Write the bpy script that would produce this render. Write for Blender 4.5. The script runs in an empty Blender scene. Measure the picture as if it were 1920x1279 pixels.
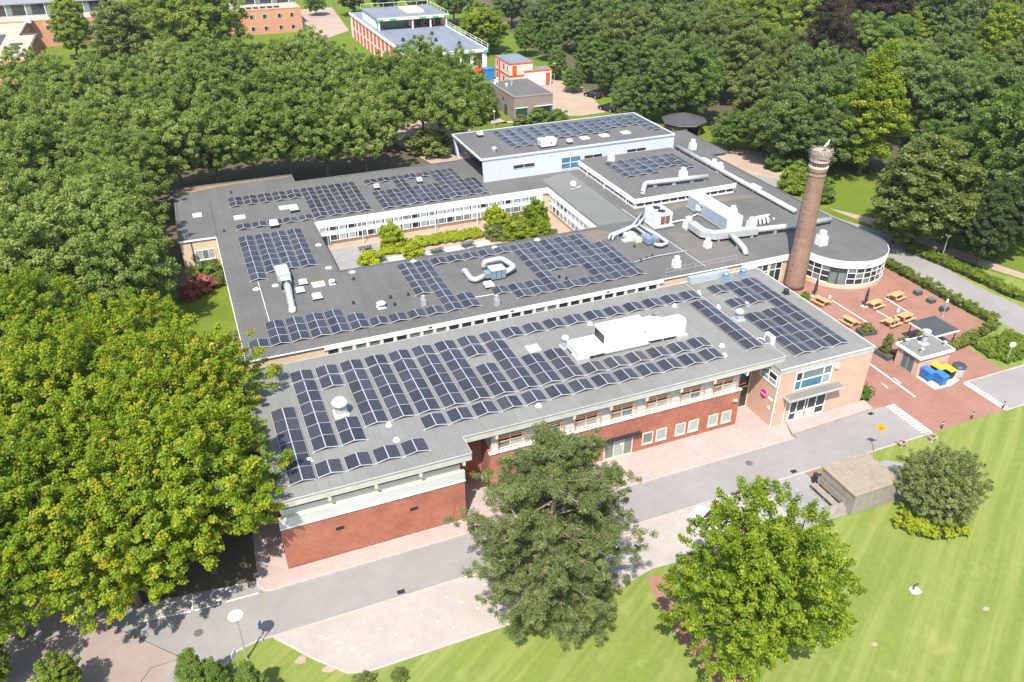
import bpy, bmesh, math, random
import numpy as np
from mathutils import Vector, Matrix
from mathutils.geometry import tessellate_polygon
rad = math.radians
sc = bpy.context.scene
COL = sc.collection
random.seed(7)

# ------------------------------------------------------------------ camera
YAW, PITCH, ROLL = rad(22.4156), rad(31.4634), rad(0.1575)
fw = Vector((math.sin(YAW)*math.cos(PITCH), math.cos(YAW)*math.cos(PITCH), -math.sin(PITCH)))
rt = Vector((math.cos(YAW), -math.sin(YAW), 0)); up = rt.cross(fw)
rt2 = rt*math.cos(ROLL)+up*math.sin(ROLL); up2 = -rt*math.sin(ROLL)+up*math.cos(ROLL)
cam = bpy.data.cameras.new('camera'); camo = bpy.data.objects.new('camera', cam); COL.objects.link(camo)
mw = Matrix((rt2, up2, -fw)).transposed().to_4x4(); mw.translation = (0, 0, 47.6); camo.matrix_world = mw
cam.sensor_width = 36; cam.lens = 1514.8/1920*36; cam.clip_start = 0.5; cam.clip_end = 3000
sc.camera = camo

# ------------------------------------------------------------------ sky, sun, exposure
EL, AZ = rad(57), rad(35)          # the shadows run 35 degrees off +Y towards +X
w = bpy.data.worlds.new('World'); sc.world = w; w.use_nodes = True
nt = w.node_tree; nt.nodes.clear()
sky = nt.nodes.new('ShaderNodeTexSky'); sky.sky_type = 'NISHITA'; sky.sun_disc = False
sky.sun_elevation = EL; sky.sun_rotation = AZ+math.pi; sky.air_density = 1.0; sky.dust_density = 1.2
bg = nt.nodes.new('ShaderNodeBackground'); bg.inputs[1].default_value = 0.15
wo = nt.nodes.new('ShaderNodeOutputWorld')
nt.links.new(sky.outputs[0], bg.inputs[0]); nt.links.new(bg.outputs[0], wo.inputs[0])
sl = bpy.data.lights.new('sun', 'SUN'); sl.energy = 4.1; sl.angle = rad(0.53); sl.color = (1, 0.955, 0.88)
so = bpy.data.objects.new('sun', sl); COL.objects.link(so)
sd = Vector((math.sin(AZ)*math.cos(EL), math.cos(AZ)*math.cos(EL), -math.sin(EL)))
so.rotation_euler = sd.to_track_quat('-Z', 'Y').to_euler(); so.location = (-60, -60, 150)
sc.view_settings.view_transform = 'Standard'; sc.view_settings.look = 'None'
sc.view_settings.exposure = 0.88; sc.view_settings.gamma = 1.0; sc.view_settings.use_curve_mapping = False
sc.cycles.max_bounces = 6; sc.cycles.diffuse_bounces = 4; sc.cycles.glossy_bounces = 2
sc.cycles.transmission_bounces = 4; sc.cycles.transparent_max_bounces = 6; sc.cycles.caustics_reflective = False

# ------------------------------------------------------------------ materials
MATS = {}
def nmat(name):
    m = bpy.data.materials.new(name); m.use_nodes = True; t = m.node_tree; t.nodes.clear()
    o = t.nodes.new('ShaderNodeOutputMaterial'); MATS[name] = m
    return m, t, o
def N(t, ty, **kw):
    n = t.nodes.new(ty)
    for k, v in kw.items(): setattr(n, k, v)
    return n
def math_(t, op, a, b=None, c=None):
    n = N(t, 'ShaderNodeMath', operation=op)
    for i, x in enumerate((a, b, c)):
        if x is None: continue
        if isinstance(x, (int, float)): n.inputs[i].default_value = x
        else: t.links.new(x, n.inputs[i])
    return n.outputs[0]
def mixc(t, fac, a, b, mode='MIX'):
    n = N(t, 'ShaderNodeMix', data_type='RGBA', blend_type=mode)
    for s, x in ((n.inputs[0], fac), (n.inputs[6], a), (n.inputs[7], b)):
        if isinstance(x, (int, float)): s.default_value = x
        elif isinstance(x, (tuple, list)): s.default_value = (*x[:3], 1)
        else: t.links.new(x, s)
    return n.outputs[2]
def noise(t, vec, scale, detail=4, rough=.6, scl=None):
    n = N(t, 'ShaderNodeTexNoise'); n.inputs['Scale'].default_value = scale
    n.inputs['Detail'].default_value = detail; n.inputs['Roughness'].default_value = rough
    if scl:
        mp = N(t, 'ShaderNodeVectorMath', operation='MULTIPLY'); mp.inputs[1].default_value = scl
        t.links.new(vec, mp.inputs[0]); vec = mp.outputs[0]
    t.links.new(vec, n.inputs['Vector']); return n.outputs[0]
def ramp(t, fac, *st):
    n = N(t, 'ShaderNodeValToRGB'); e = n.color_ramp.elements
    while len(e) < len(st): e.new(.5)
    for i, (p, c) in enumerate(st):
        e[i].position = p; e[i].color = (*(c if isinstance(c, (tuple, list)) else (c, c, c)), 1)
    t.links.new(fac, n.inputs[0]); return n.outputs[0]
def pos(t): return N(t, 'ShaderNodeNewGeometry').outputs['Position']
def xyz(t, v):
    n = N(t, 'ShaderNodeSeparateXYZ'); t.links.new(v, n.inputs[0]); return n.outputs
def comb(t, *a):
    n = N(t, 'ShaderNodeCombineXYZ')
    for i, x in enumerate(a):
        if isinstance(x, (int, float)): n.inputs[i].default_value = x
        else: t.links.new(x, n.inputs[i])
    return n.outputs[0]
def finish(t, o, col, rough=.8, metal=0., bump=None, bstr=.3, bdist=.02, spec=.5):
    p = N(t, 'ShaderNodeBsdfPrincipled')
    if isinstance(col, (tuple, list)): p.inputs['Base Color'].default_value = (*col[:3], 1)
    else: t.links.new(col, p.inputs['Base Color'])
    if isinstance(rough, (int, float)): p.inputs['Roughness'].default_value = rough
    else: t.links.new(rough, p.inputs['Roughness'])
    p.inputs['Metallic'].default_value = metal; p.inputs['Specular IOR Level'].default_value = spec
    if bump is not None:
        b = N(t, 'ShaderNodeBump'); b.inputs['Strength'].default_value = bstr; b.inputs['Distance'].default_value = bdist
        t.links.new(bump, b.inputs['Height']); t.links.new(b.outputs[0], p.inputs['Normal'])
    t.links.new(p.outputs[0], o.inputs[0]); return p
def M(name, rgb, rough=.7, metal=0., var=.12, vs=1.5, spec=.4, dirt=0., bump=0.):
    """plain surface with soft mottling, streaks of dirt and fine relief"""
    if name in MATS: return MATS[name]
    m, t, o = nmat(name); v = pos(t)
    n1 = noise(t, v, vs, 5); n2 = noise(t, v, vs*7, 3)
    f = math_(t, 'ADD', math_(t, 'MULTIPLY', n1, .65), math_(t, 'MULTIPLY', n2, .35))
    c = mixc(t, ramp(t, f, (.3, 0.), (.7, 1.)), [x*(1-var) for x in rgb], [min(1, x*(1+var)) for x in rgb])
    if dirt:
        d = noise(t, v, .9, 6, .7)
        c = mixc(t, math_(t, 'MULTIPLY', ramp(t, d, (.5, 0.), (.75, 1.)), dirt), c, [x*.45+.01 for x in rgb])
    finish(t, o, c, rough, metal, n2 if bump else None, bump, .01, spec); return m
def brick_mat(name, a, b, mortar, var=.25, bw=.21, bh=.065):
    m, t, o = nmat(name); v = pos(t); X, Y, Z = xyz(t, v)
    u = comb(t, math_(t, 'ADD', X, Y), Z, 0.)
    br = N(t, 'ShaderNodeTexBrick'); t.links.new(u, br.inputs['Vector'])
    br.inputs['Color1'].default_value = (*a, 1); br.inputs['Color2'].default_value = (*b, 1); br.inputs['Mortar'].default_value = (*mortar, 1)
    br.inputs['Scale'].default_value = 1; br.inputs['Mortar Size'].default_value = .008
    br.inputs['Brick Width'].default_value = bw; br.inputs['Row Height'].default_value = bh; br.inputs['Bias'].default_value = -.1
    n1 = noise(t, v, .5, 5, .65); n2 = noise(t, v, 3.2, 4, .7, (1, 1, 2.5))
    c = mixc(t, ramp(t, n1, (.35, 0.), (.7, 1.)), br.outputs[0], [x*(1-var) for x in a], 'MIX')
    c = mixc(t, .55, br.outputs[0], c)
    c = mixc(t, ramp(t, n2, (.35, .0), (.75, .45)), c, mixc(t, .5, c, [min(1, x*1.5) for x in b]))
    finish(t, o, c, .9, 0, br.outputs[1], .4, .004, .2); return m
def roof_mat(name, base, stain, seam=1.0, sv=.16, stains=.5, ax=0):
    """bitumen membrane: strips with overlapping seams, ponding stains, grit"""
    m, t, o = nmat(name); v = pos(t); P = xyz(t, v); U = P[ax]; W = P[1-ax]
    n1 = noise(t, v, .10, 6, .65); n2 = noise(t, v, .55, 6, .7); n3 = noise(t, v, 9, 3)
    wob = math_(t, 'ADD', U, math_(t, 'MULTIPLY', noise(t, v, .35, 2), .18))
    strip = N(t, 'ShaderNodeTexWhiteNoise', noise_dimensions='2D')
    t.links.new(comb(t, math_(t, 'FLOOR', math_(t, 'DIVIDE', wob, seam)), math_(t, 'FLOOR', math_(t, 'DIVIDE', W, 7.3)), 0.), strip.inputs['Vector'])
    fr = math_(t, 'FRACT', math_(t, 'DIVIDE', wob, seam))
    line = math_(t, 'LESS_THAN', fr, .045/seam)
    c = mixc(t, strip.outputs[0], [x*(1-sv*.5) for x in base], [x*(1+sv*.5) for x in base])
    c = mixc(t, ramp(t, n1, (.35, 0.), (.68, 1.)), c, mixc(t, .5, c, [x*1.5 for x in base]))
    c = mixc(t, math_(t, 'MULTIPLY', ramp(t, n2, (.52, 0.), (.7, 1.)), stains), c, stain)
    c = mixc(t, math_(t, 'MULTIPLY', line, .5), c, [x*.55 for x in base])
    c = mixc(t, .25, c, ramp(t, n3, (.3, [x*.6 for x in base]), (.7, [x*1.5 for x in base])))
    finish(t, o, c, .93, 0, n3, .25, .01, .25); return m
def glass_mat(name, rgb, rough=.08, stripes=0.):
    m, t, o = nmat(name); v = pos(t); n1 = noise(t, v, .9, 3); X, Y, Z = xyz(t, v)
    c = mixc(t, n1, [x*.6 for x in rgb], [x*1.4 for x in rgb])
    if stripes:
        s = N(t, 'ShaderNodeTexWave'); s.inputs['Scale'].default_value = 3.2; s.inputs['Distortion'].default_value = 2.5
        t.links.new(comb(t, math_(t, 'ADD', X, Y), 0., 0.), s.inputs['Vector'])
        c = mixc(t, math_(t, 'MULTIPLY', s.outputs[1], stripes), c, [x*.5 for x in rgb])
    finish(t, o, c, rough, 0, spec=.6); return m
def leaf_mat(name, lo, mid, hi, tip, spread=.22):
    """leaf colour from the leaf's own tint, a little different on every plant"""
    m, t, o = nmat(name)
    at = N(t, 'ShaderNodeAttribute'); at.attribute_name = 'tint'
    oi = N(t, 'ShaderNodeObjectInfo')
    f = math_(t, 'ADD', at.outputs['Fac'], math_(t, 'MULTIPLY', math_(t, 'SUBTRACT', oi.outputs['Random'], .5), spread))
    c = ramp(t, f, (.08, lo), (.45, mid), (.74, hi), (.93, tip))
    d = N(t, 'ShaderNodeBsdfDiffuse'); tr = N(t, 'ShaderNodeBsdfTranslucent'); g = N(t, 'ShaderNodeBsdfGlossy')
    g.inputs['Roughness'].default_value = .45; g.inputs['Color'].default_value = (.9, .95, .9, 1)
    t.links.new(c, d.inputs[0]); t.links.new(mixc(t, .5, c, (.34, .42, .05), 'MIX'), tr.inputs[0])
    a = N(t, 'ShaderNodeMixShader'); a.inputs[0].default_value = .48
    t.links.new(d.outputs[0], a.inputs[1]); t.links.new(tr.outputs[0], a.inputs[2])
    b = N(t, 'ShaderNodeMixShader'); b.inputs[0].default_value = .015
    t.links.new(a.outputs[0], b.inputs[1]); t.links.new(g.outputs[0], b.inputs[2])
    t.links.new(b.outputs[0], o.inputs[0]); return m
def lawn_mat(name, a, b, dry_and_sheen, stripe=0.):
    m, t, o = nmat(name); v = pos(t); X, Y, Z = xyz(t, v)
    n1 = noise(t, v, .09, 6, .65); n2 = noise(t, v, 1.6, 6, .75); n3 = noise(t, v, 14, 4, .8)
    c = mixc(t, ramp(t, n1, (.3, 0.), (.7, 1.)), a, b)
    c = mixc(t, ramp(t, n2, (.32, .0), (.72, .6)), c, [x*.60 for x in a])
    c = mixc(t, ramp(t, n3, (.25, .4), (.75, .0)), c, [x*.5 for x in a])
    if stripe:   # irregular mower tracks fanning across the slope, blade sheen painted in as colour
        rt_ = N(t, 'ShaderNodeVectorRotate', rotation_type='Z_AXIS'); rt_.inputs['Angle'].default_value = rad(-32); t.links.new(v, rt_.inputs['Vector'])
        s1 = noise(t, rt_.outputs[0], 1., 3, .5, (.05, 1.1, 0)); s2 = noise(t, rt_.outputs[0], 1., 4, .6, (.10, 3.2, 0))
        c = mixc(t, math_(t, 'MULTIPLY', ramp(t, s1, (.42, 0.), (.62, 1.)), stripe), c, dry_and_sheen)
        c = mixc(t, math_(t, 'MULTIPLY', ramp(t, s2, (.45, 0.), (.60, 1.)), stripe*.8), c, [x*.72 for x in a])
    n4 = noise(t, v, .28, 5, .7)
    c = mixc(t, ramp(t, n4, (.56, 0.), (.72, .5)), c, dry_and_sheen)
    finish(t, o, c, .95, 0, n3, .5, .05, .1); return m
def ground_mat(name, rgb, rgb2, fine=20., patch=.25, crack=0., tile=None, amt=.3, rough=.92):
    """asphalt, concrete, paving: aggregate, patches, optional joints"""
    m, t, o = nmat(name); v = pos(t)
    n1 = noise(t, v, patch, 6, .7); n2 = noise(t, v, fine, 3, .8); n3 = noise(t, v, patch*6, 5, .7)
    c = mixc(t, ramp(t, n1, (.32, 0.), (.68, 1.)), rgb, rgb2)
    c = mixc(t, ramp(t, n3, (.35, 0.), (.8, .35)), c, [x*.72 for x in rgb])
    c = mixc(t, ramp(t, n2, (.3, amt), (.7, 0.)), c, [x*.62 for x in rgb])
    h = n2
    if tile:
        br = N(t, 'ShaderNodeTexBrick'); t.links.new(v, br.inputs['Vector']); br.inputs['Scale'].default_value = 1
        br.inputs['Brick Width'].default_value = tile[0]; br.inputs['Row Height'].default_value = tile[1]; br.inputs['Mortar Size'].default_value = tile[2]
        br.inputs['Color1'].default_value = (.75, .75, .75, 1); br.inputs['Color2'].default_value = (1, 1, 1, 1); br.inputs['Mortar'].default_value = (.45, .43, .4, 1)
        c = mixc(t, tile[3] if len(tile) > 3 else .3, c, br.outputs[0], 'MULTIPLY')
    if crack:
        vo = N(t, 'ShaderNodeTexVoronoi', feature='DISTANCE_TO_EDGE'); vo.inputs['Scale'].default_value = .22
        dn = N(t, 'ShaderNodeVectorMath', operation='ADD'); nn = N(t, 'ShaderNodeTexNoise'); nn.inputs['Scale'].default_value = .8
        t.links.new(v, nn.inputs['Vector']); t.links.new(v, dn.inputs[0]); t.links.new(nn.outputs[1], dn.inputs[1])
        t.links.new(dn.outputs[0], vo.inputs['Vector'])
        c = mixc(t, math_(t, 'MULTIPLY', math_(t, 'LESS_THAN', vo.outputs[0], .003), crack), c, [x*.4 for x in rgb])
    finish(t, o, c, rough, 0, h, .25, .01, .25); return m
def panel_mat():
    """monocrystalline cells in local panel coordinates: 6 x 10 grid of white gaps with busbars"""
    m, t, o = nmat('solar_cells'); tc = N(t, 'ShaderNodeTexCoord'); X, Y, Z = xyz(t, tc.outputs['Object'])
    u = math_(t, 'FRACT', math_(t, 'ADD', math_(t, 'DIVIDE', X, .158), .5)); vv = math_(t, 'FRACT', math_(t, 'ADD', math_(t, 'DIVIDE', Y, .1595), 0.))
    lu = math_(t, 'LESS_THAN', math_(t, 'ABSOLUTE', math_(t, 'SUBTRACT', u, .5)), .028)
    lv = math_(t, 'GREATER_THAN', math_(t, 'ABSOLUTE', math_(t, 'SUBTRACT', vv, .5)), .475)
    ln = math_(t, 'MAXIMUM', lu, lv)
    oi = N(t, 'ShaderNodeObjectInfo')
    c = mixc(t, oi.outputs['Random'], (.014, .014, .021), (.036, .034, .044))
    c = mixc(t, math_(t, 'MULTIPLY', ln, .8), c, (.26, .26, .27))
    finish(t, o, c, .28, 0, spec=.30)
    return m

WHITE = M('white_paint', (.80, .79, .77), .5, var=.05, vs=.6, dirt=.10)
WHITEM = M('white_coated_metal', (.70, .70, .69), .4, var=.05, vs=2, dirt=.12)
CREAM = M('cream_wood', (.66, .56, .40), .6, var=.1, vs=4)
GREYCLAD = M('pale_grey_cladding', (.50, .51, .49), .6, var=.06, vs=.8, dirt=.12)
FASCIA = M('weathered_fascia', (.47, .46, .42), .8, var=.14, vs=1.2, dirt=.3)
GALV = M('galvanised_steel', (.46, .47, .47), .45, .25, var=.12, vs=2.5, dirt=.15)
LAGGED = M('duct_lagging', (.46, .465, .455), .5, .2, var=.14, vs=1.8, dirt=.25)
ALU = M('aluminium', (.50, .51, .52), .4, .4, var=.05, vs=5)
SILVER = M('silver_cladding', (.60, .62, .66), .45, .15, var=.04, vs=.25, dirt=.06)
BLUEGREY = M('blue_grey_steel', (.20, .27, .33), .5, .1, var=.12, vs=2, dirt=.2)
DARKSTEEL = M('dark_steel', (.035, .037, .042), .5, .3, var=.2, vs=3)
BLACK = M('black_rubber', (.018, .018, .019), .7, var=.2, vs=4)
ORANGE = M('red_oxide_steel', (.52, .13, .045), .55, var=.1, vs=3)
BRIGHTORANGE = M('orange_panel', (.72, .085, .018), .55, var=.08, vs=1)
GREENP = M('green_membrane', (.05, .42, .20), .6, var=.15, vs=1)
REDBRICK = brick_mat('red_brick', (.30, .086, .050), (.43, .150, .092), (.36, .24, .19), .4)
PINKBRICK = brick_mat('pink_brick', (.52, .315, .215), (.62, .405, .29), (.52, .42, .35), .14)
SANDBRICK = brick_mat('sand_brick', (.56, .40, .27), (.66, .50, .36), (.58, .48, .38), .12)
BROWNBRICK = brick_mat('greyish_brown_brick', (.24, .18, .15), (.33, .26, .22), (.30, .26, .23), .2)
CHIMBRICK = brick_mat('old_chimney_brick', (.22, .125, .082), (.33, .20, .138), (.30, .24, .19), .5)
FARBRICK = brick_mat('salmon_brick', (.50, .22, .12), (.60, .29, .18), (.50, .32, .22), .12)
ROOFD = roof_mat('dark_bitumen_roof', (.108, .105, .100), (.175, .15, .12), 1.0, .2, .5)
ROOFG = roof_mat('pale_bitumen_roof', (.180, .175, .160), (.135, .128, .105), 1.0, .16, .45)
ROOFB = roof_mat('blue_grey_roof', (.16, .18, .21), (.12, .13, .15), 1.2, .2, .3)
GLASSD = glass_mat('dark_window_glass', (.030, .036, .038))
GLASSC = glass_mat('curtained_window_glass', (.40, .41, .40), .25, .5)
GLASSG = glass_mat('greenish_window_glass', (.16, .20, .185), .12, .3)
GLASSB = glass_mat('blue_window_glass', (.06, .17, .24), .12)
BLIND = glass_mat('window_with_blind', (.30, .36, .35), .25)
CELLS = panel_mat()
ASPHALT = ground_mat('asphalt', (.25, .233, .217), (.30, .28, .26), 22, .16, .14, amt=.14)
ASPHALT2 = ground_mat('worn_brown_asphalt', (.27, .215, .185), (.33, .27, .235), 14, .2, .15, amt=.2)
ASPHALT3 = ground_mat('patched_asphalt', (.25, .235, .218), (.275, .257, .24), 22, .3, 0., amt=.12)
PAVE = ground_mat('pink_pavers', (.405, .32, .285), (.465, .375, .335), 9, .25, 0, (.6, .3, .014, .4), .15)
PAVE2 = ground_mat('red_brick_paving', (.285, .142, .103), (.365, .198, .150), 10, .3, 0, (.22, .11, .012, .3), .2)
PARK_C = ground_mat('pale_concrete_grid', (.365, .325, .282), (.435, .392, .345), 7, .3, 0, (.2, .2, .02, .14), .2)
SLABM = ground_mat('grey_concrete', (.27, .26, .25), (.34, .33, .32), 10, .5, .4, (.5, .5, .012), .25)
SOIL = ground_mat('dark_soil', (.12, .088, .062), (.085, .090, .042), 6, .5, 0, None, .35)  # dark brown soil with greenish patches
SANDY = ground_mat('sandy_gravel', (.42, .33, .26), (.36, .25, .185), 8, .25, 0, None, .3)
CONC = M('pale_concrete', (.42, .40, .37), .85, var=.12, vs=2, dirt=.2, bump=.2)
KERB = M('kerb_stone', (.40, .35, .32), .85, var=.15, vs=3, dirt=.2)
PAINT = M('road_paint', (.70, .67, .64), .7, var=.12, vs=3, dirt=.3)
LAWN = lawn_mat('mown_grass', (.190, .244, .050), (.228, .280, .060), (.32, .312, .105), .36)
ROUGH = lawn_mat('park_grass', (.13, .185, .022), (.17, .225, .030), (.25, .22, .060))
WOOD = M('weathered_grey_wood', (.29, .255, .215), .85, var=.28, vs=2.2, dirt=.25)
WOODL = M('weathered_roof_slats', (.32, .262, .198), .85, var=.22, vs=2.5, dirt=.2)
PINE = M('fresh_pine_wood', (.56, .31, .135), .65, var=.18, vs=3)
BARK = M('bark', (.12, .095, .07), .9, var=.3, vs=4, bump=.5)
BARKP = M('pale_bark', (.27, .235, .19), .9, var=.35, vs=3, bump=.4)
TWIG = M('bare_twigs', (.33, .28, .22), .9, var=.2, vs=4)
BLUEP = M('blue_plastic', (.035, .17, .46), .5, var=.1, vs=3, dirt=.1)
YELLP = M('yellow_plastic', (.66, .38, .035), .5, var=.12, vs=3, dirt=.1)
MAGENTA = M('magenta_sign', (.55, .02, .20), .5, var=.05)
SIGNY = M('amber_sign', (.80, .36, .01), .5, var=.05)
GREEND = M('green_door_paint', (.02, .075, .045), .5, var=.1)
FABRIC = M('dark_parasol_cloth', (.045, .042, .045), .9, var=.2, vs=5)
L_MAPLE = leaf_mat('maple_leaves', (.085, .145, .010), (.195, .290, .014), (.310, .385, .018), (.50, .41, .03))
L_PLANE = leaf_mat('plane_leaves', (.095, .148, .026), (.190, .268, .048), (.272, .348, .074), (.37, .42, .13))
L_DARK = leaf_mat('dark_leaves', (.064, .108, .030), (.126, .190, .047), (.188, .258, .068), (.26, .32, .10))
L_MID = leaf_mat('mid_green_leaves', (.060, .112, .020), (.128, .212, .034), (.195, .285, .052), (.28, .35, .09))
L_OLIVE = leaf_mat('olive_leaves', (.075, .104, .024), (.150, .188, .044), (.230, .262, .070), (.32, .31, .11))
L_BRIGHT = leaf_mat('bright_green_leaves', (.095, .155, .018), (.205, .285, .030), (.290, .365, .046), (.40, .43, .08))
L_COPPER = leaf_mat('copper_beech_leaves', (.020, .013, .015), (.045, .027, .028), (.075, .043, .042), (.12, .07, .06))
L_WILLOW = leaf_mat('willow_leaves', (.14, .16, .05), (.26, .285, .105), (.36, .38, .16), (.44, .45, .23))
L_YELLOW = leaf_mat('yellow_green_leaves', (.095, .150, .010), (.200, .285, .016), (.290, .370, .024), (.50, .46, .04))
L_PINE = leaf_mat('pine_needles', (.088, .118, .038), (.175, .218, .070), (.265, .295, .110), (.38, .36, .20))
L_PGREEN = leaf_mat('yew_needles', (.022, .040, .014), (.050, .080, .024), (.085, .120, .038), (.13, .17, .06))
L_LIME = leaf_mat('lime_ground_cover', (.20, .26, .012), (.36, .43, .018), (.47, .53, .028), (.58, .58, .07))
L_HEDGE = leaf_mat('hedge_leaves', (.100, .145, .026), (.205, .255, .046), (.290, .315, .075), (.46, .33, .16))
L_RED = leaf_mat('red_azalea', (.14, .10, .04), (.38, .10, .09), (.52, .16, .14), (.62, .30, .22))
L_GREY = leaf_mat('grey_green_shrub', (.090, .125, .036), (.180, .225, .065), (.270, .300, .10), (.36, .37, .17))

# ------------------------------------------------------------------ mesh helpers
WL = {}
class MB:
    def __init__(s): s.v = []; s.f = []; s.m = []
    def add(s, vs, fs, m=0):
        b = len(s.v); s.v += [tuple(p) for p in vs]; s.f += [tuple(b+i for i in f) for f in fs]; s.m += [m]*len(fs); return s
    def box(s, x0, x1, y0, y1, z0, z1, m=0, fn=None):
        c = [(x0,y0,z0),(x1,y0,z0),(x1,y1,z0),(x0,y1,z0),(x0,y0,z1),(x1,y0,z1),(x1,y1,z1),(x0,y1,z1)]
        if fn: c = [fn(*p) for p in c]
        return s.add(c, [(0,3,2,1),(4,5,6,7),(0,1,5,4),(1,2,6,5),(2,3,7,6),(3,0,4,7)], m)
    def frustum(s, a, b, z0, z1, m=0):
        c = [(a[0],a[2],z0),(a[1],a[2],z0),(a[1],a[3],z0),(a[0],a[3],z0),(b[0],b[2],z1),(b[1],b[2],z1),(b[1],b[3],z1),(b[0],b[3],z1)]
        return s.add(c, [(0,3,2,1),(4,5,6,7),(0,1,5,4),(1,2,6,5),(2,3,7,6),(3,0,4,7)], m)
    def prism(s, poly, z0, z1, holes=(), m=0, bottom=True):
        loops = [list(poly)]+[list(h) for h in holes]; flat = [p for l in loops for p in l]; n = len(flat)
        tris = tessellate_polygon([[Vector((p[0],p[1],0)) for p in l] for l in loops])
        vs = [(p[0],p[1],z1) for p in flat]; fs = []
        for a, b, c in tris:
            A, B, C = flat[a], flat[b], flat[c]
            if (B[0]-A[0])*(C[1]-A[1])-(B[1]-A[1])*(C[0]-A[0]) < 0: b, c = c, b
            fs.append((a, b, c))
        if z0 is not None:
            vs += [(p[0],p[1],z0) for p in flat]
            if bottom: fs += [(a+n, c+n, b+n) for a, b, c in list(fs)]
            o = 0
            for l in loops:
                k = len(l)
                for i in range(k):
                    j = (i+1) % k; fs.append((o+i+n, o+j+n, o+j, o+i))
                o += k
        return s.add(vs, fs, m)
    def cyl(s, cx, cy, z0, z1, r0, r1=None, n=14, m=0, cap=True, sy=1.):
        r1 = r0 if r1 is None else r1
        vs = [(cx+r0*math.cos(2*math.pi*i/n), cy+sy*r0*math.sin(2*math.pi*i/n), z0) for i in range(n)]
        vs += [(cx+r1*math.cos(2*math.pi*i/n), cy+sy*r1*math.sin(2*math.pi*i/n), z1) for i in range(n)]
        fs = [(i, (i+1) % n, n+(i+1) % n, n+i) for i in range(n)]
        if cap: fs += [tuple(range(n, 2*n)), tuple(range(n-1, -1, -1))]
        return s.add(vs, fs, m)
    def lathe(s, cx, cy, prof, n=16, m=0):
        vs = []; fs = []; k = len(prof)
        for r, z in prof: vs += [(cx+r*math.cos(2*math.pi*i/n), cy+r*math.sin(2*math.pi*i/n), z) for i in range(n)]
        for j in range(k-1): fs += [(j*n+i, j*n+(i+1) % n, (j+1)*n+(i+1) % n, (j+1)*n+i) for i in range(n)]
        fs += [tuple(range((k-1)*n, k*n)), tuple(range(n-1, -1, -1))]
        return s.add(vs, fs, m)
    def tube(s, path, r, n=10, m=0):
        P = [Vector(p) for p in path]; k = len(P); R = r if isinstance(r, (list, tuple)) else [r]*k
        vs = []; fs = []
        for i in range(k):
            d = (P[min(i+1, k-1)]-P[max(i-1, 0)]).normalized()
            a = Vector((0,0,1)) if abs(d.z) < .9 else Vector((0,1,0))
            x = d.cross(a).normalized(); y = d.cross(x).normalized()
            vs += [P[i]+x*R[i]*math.cos(2*math.pi*j/n)+y*R[i]*math.sin(2*math.pi*j/n) for j in range(n)]
        for i in range(k-1): fs += [(i*n+j, (i+1)*n+j, (i+1)*n+(j+1) % n, i*n+(j+1) % n) for j in range(n)]
        fs += [tuple(range(n)), tuple(range((k-1)*n+n-1, (k-1)*n-1, -1))]
        return s.add(vs, fs, m)
    def obj(s, name, mats, parent=None, smooth=False, loc=None):
        """one mesh object; its origin is the parent's, or the base of its own box"""
        if parent is not None: o3 = WL[parent]
        elif loc is not None: o3 = Vector(loc)
        else:
            xs = [p[0] for p in s.v]; ys = [p[1] for p in s.v]
            o3 = Vector(((min(xs)+max(xs))/2, (min(ys)+max(ys))/2, min(p[2] for p in s.v)))
        me = bpy.data.meshes.new(name)
        me.from_pydata([(p[0]-o3.x, p[1]-o3.y, p[2]-o3.z) for p in s.v], [], s.f)
        for x in (mats if isinstance(mats, (list, tuple)) else [mats]):
            if x: me.materials.append(x)
        if any(s.m): me.polygons.foreach_set('material_index', s.m)
        if smooth: me.polygons.foreach_set('use_smooth', [True]*len(s.f))
        me.update()
        o = bpy.data.objects.new(name, me); COL.objects.link(o); WL[o] = o3.copy()
        if parent is not None: o.parent = parent
        else: o.location = o3
        return o
def empty(name, loc, label, cat, group=None, rz=0.):
    o = bpy.data.objects.new(name, None); COL.objects.link(o); o.location = loc; o.rotation_euler.z = rz; WL[o] = Vector(loc)
    o.empty_display_size = .3; return tag(o, label, cat, group)
def tag(o, label, cat, group=None):
    o['label'] = label; o['category'] = cat
    if group: o['group'] = group
    return o
def struct(o): o['kind'] = 'structure'; return o
def copy_tree(o, loc=None, rz=None, scale=None, parent=None):
    c = o.copy(); COL.objects.link(c); c.parent = parent
    if parent is None:
        c.location = loc
        if rz is not None: c.rotation_euler.z = rz
        if scale is not None: c.scale = scale if isinstance(scale, (tuple, list)) else (scale,)*3
    for ch in o.children: copy_tree(ch, parent=c)
    return c
def sheet(name, poly, z, mat, holes=()):
    return struct(MB().prism(poly, None, z, holes).obj(name, mat))
def rect(x0, x1, y0, y1): return [(x0,y0),(x1,y0),(x1,y1),(x0,y1)]
def arc(cx, cy, rx, ry, a0, a1, n): return [(cx+rx*math.cos(rad(a0+(a1-a0)*i/n)), cy+ry*math.sin(rad(a0+(a1-a0)*i/n))) for i in range(n+1)]
def bend(path, rr=.35, n=5):
    """round the corners of a duct path"""
    P = [Vector(p) for p in path]; out = [P[0]]
    for i in range(1, len(P)-1):
        a, b = (P[i-1]-P[i]), (P[i+1]-P[i]); k = min(rr, a.length*.45, b.length*.45)
        A, B = P[i]+a.normalized()*k, P[i]+b.normalized()*k
        for j in range(n+1):
            t = j/n; out.append(A*(1-t)**2+P[i]*2*t*(1-t)+B*t*t)
    return out+[P[-1]]
S_ = lambda y: (lambda u, w_, v: (u, y-w_, v))          # wall facing -Y
W_ = lambda x: (lambda u, w_, v: (x-w_, u, v))          # wall facing -X
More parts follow.
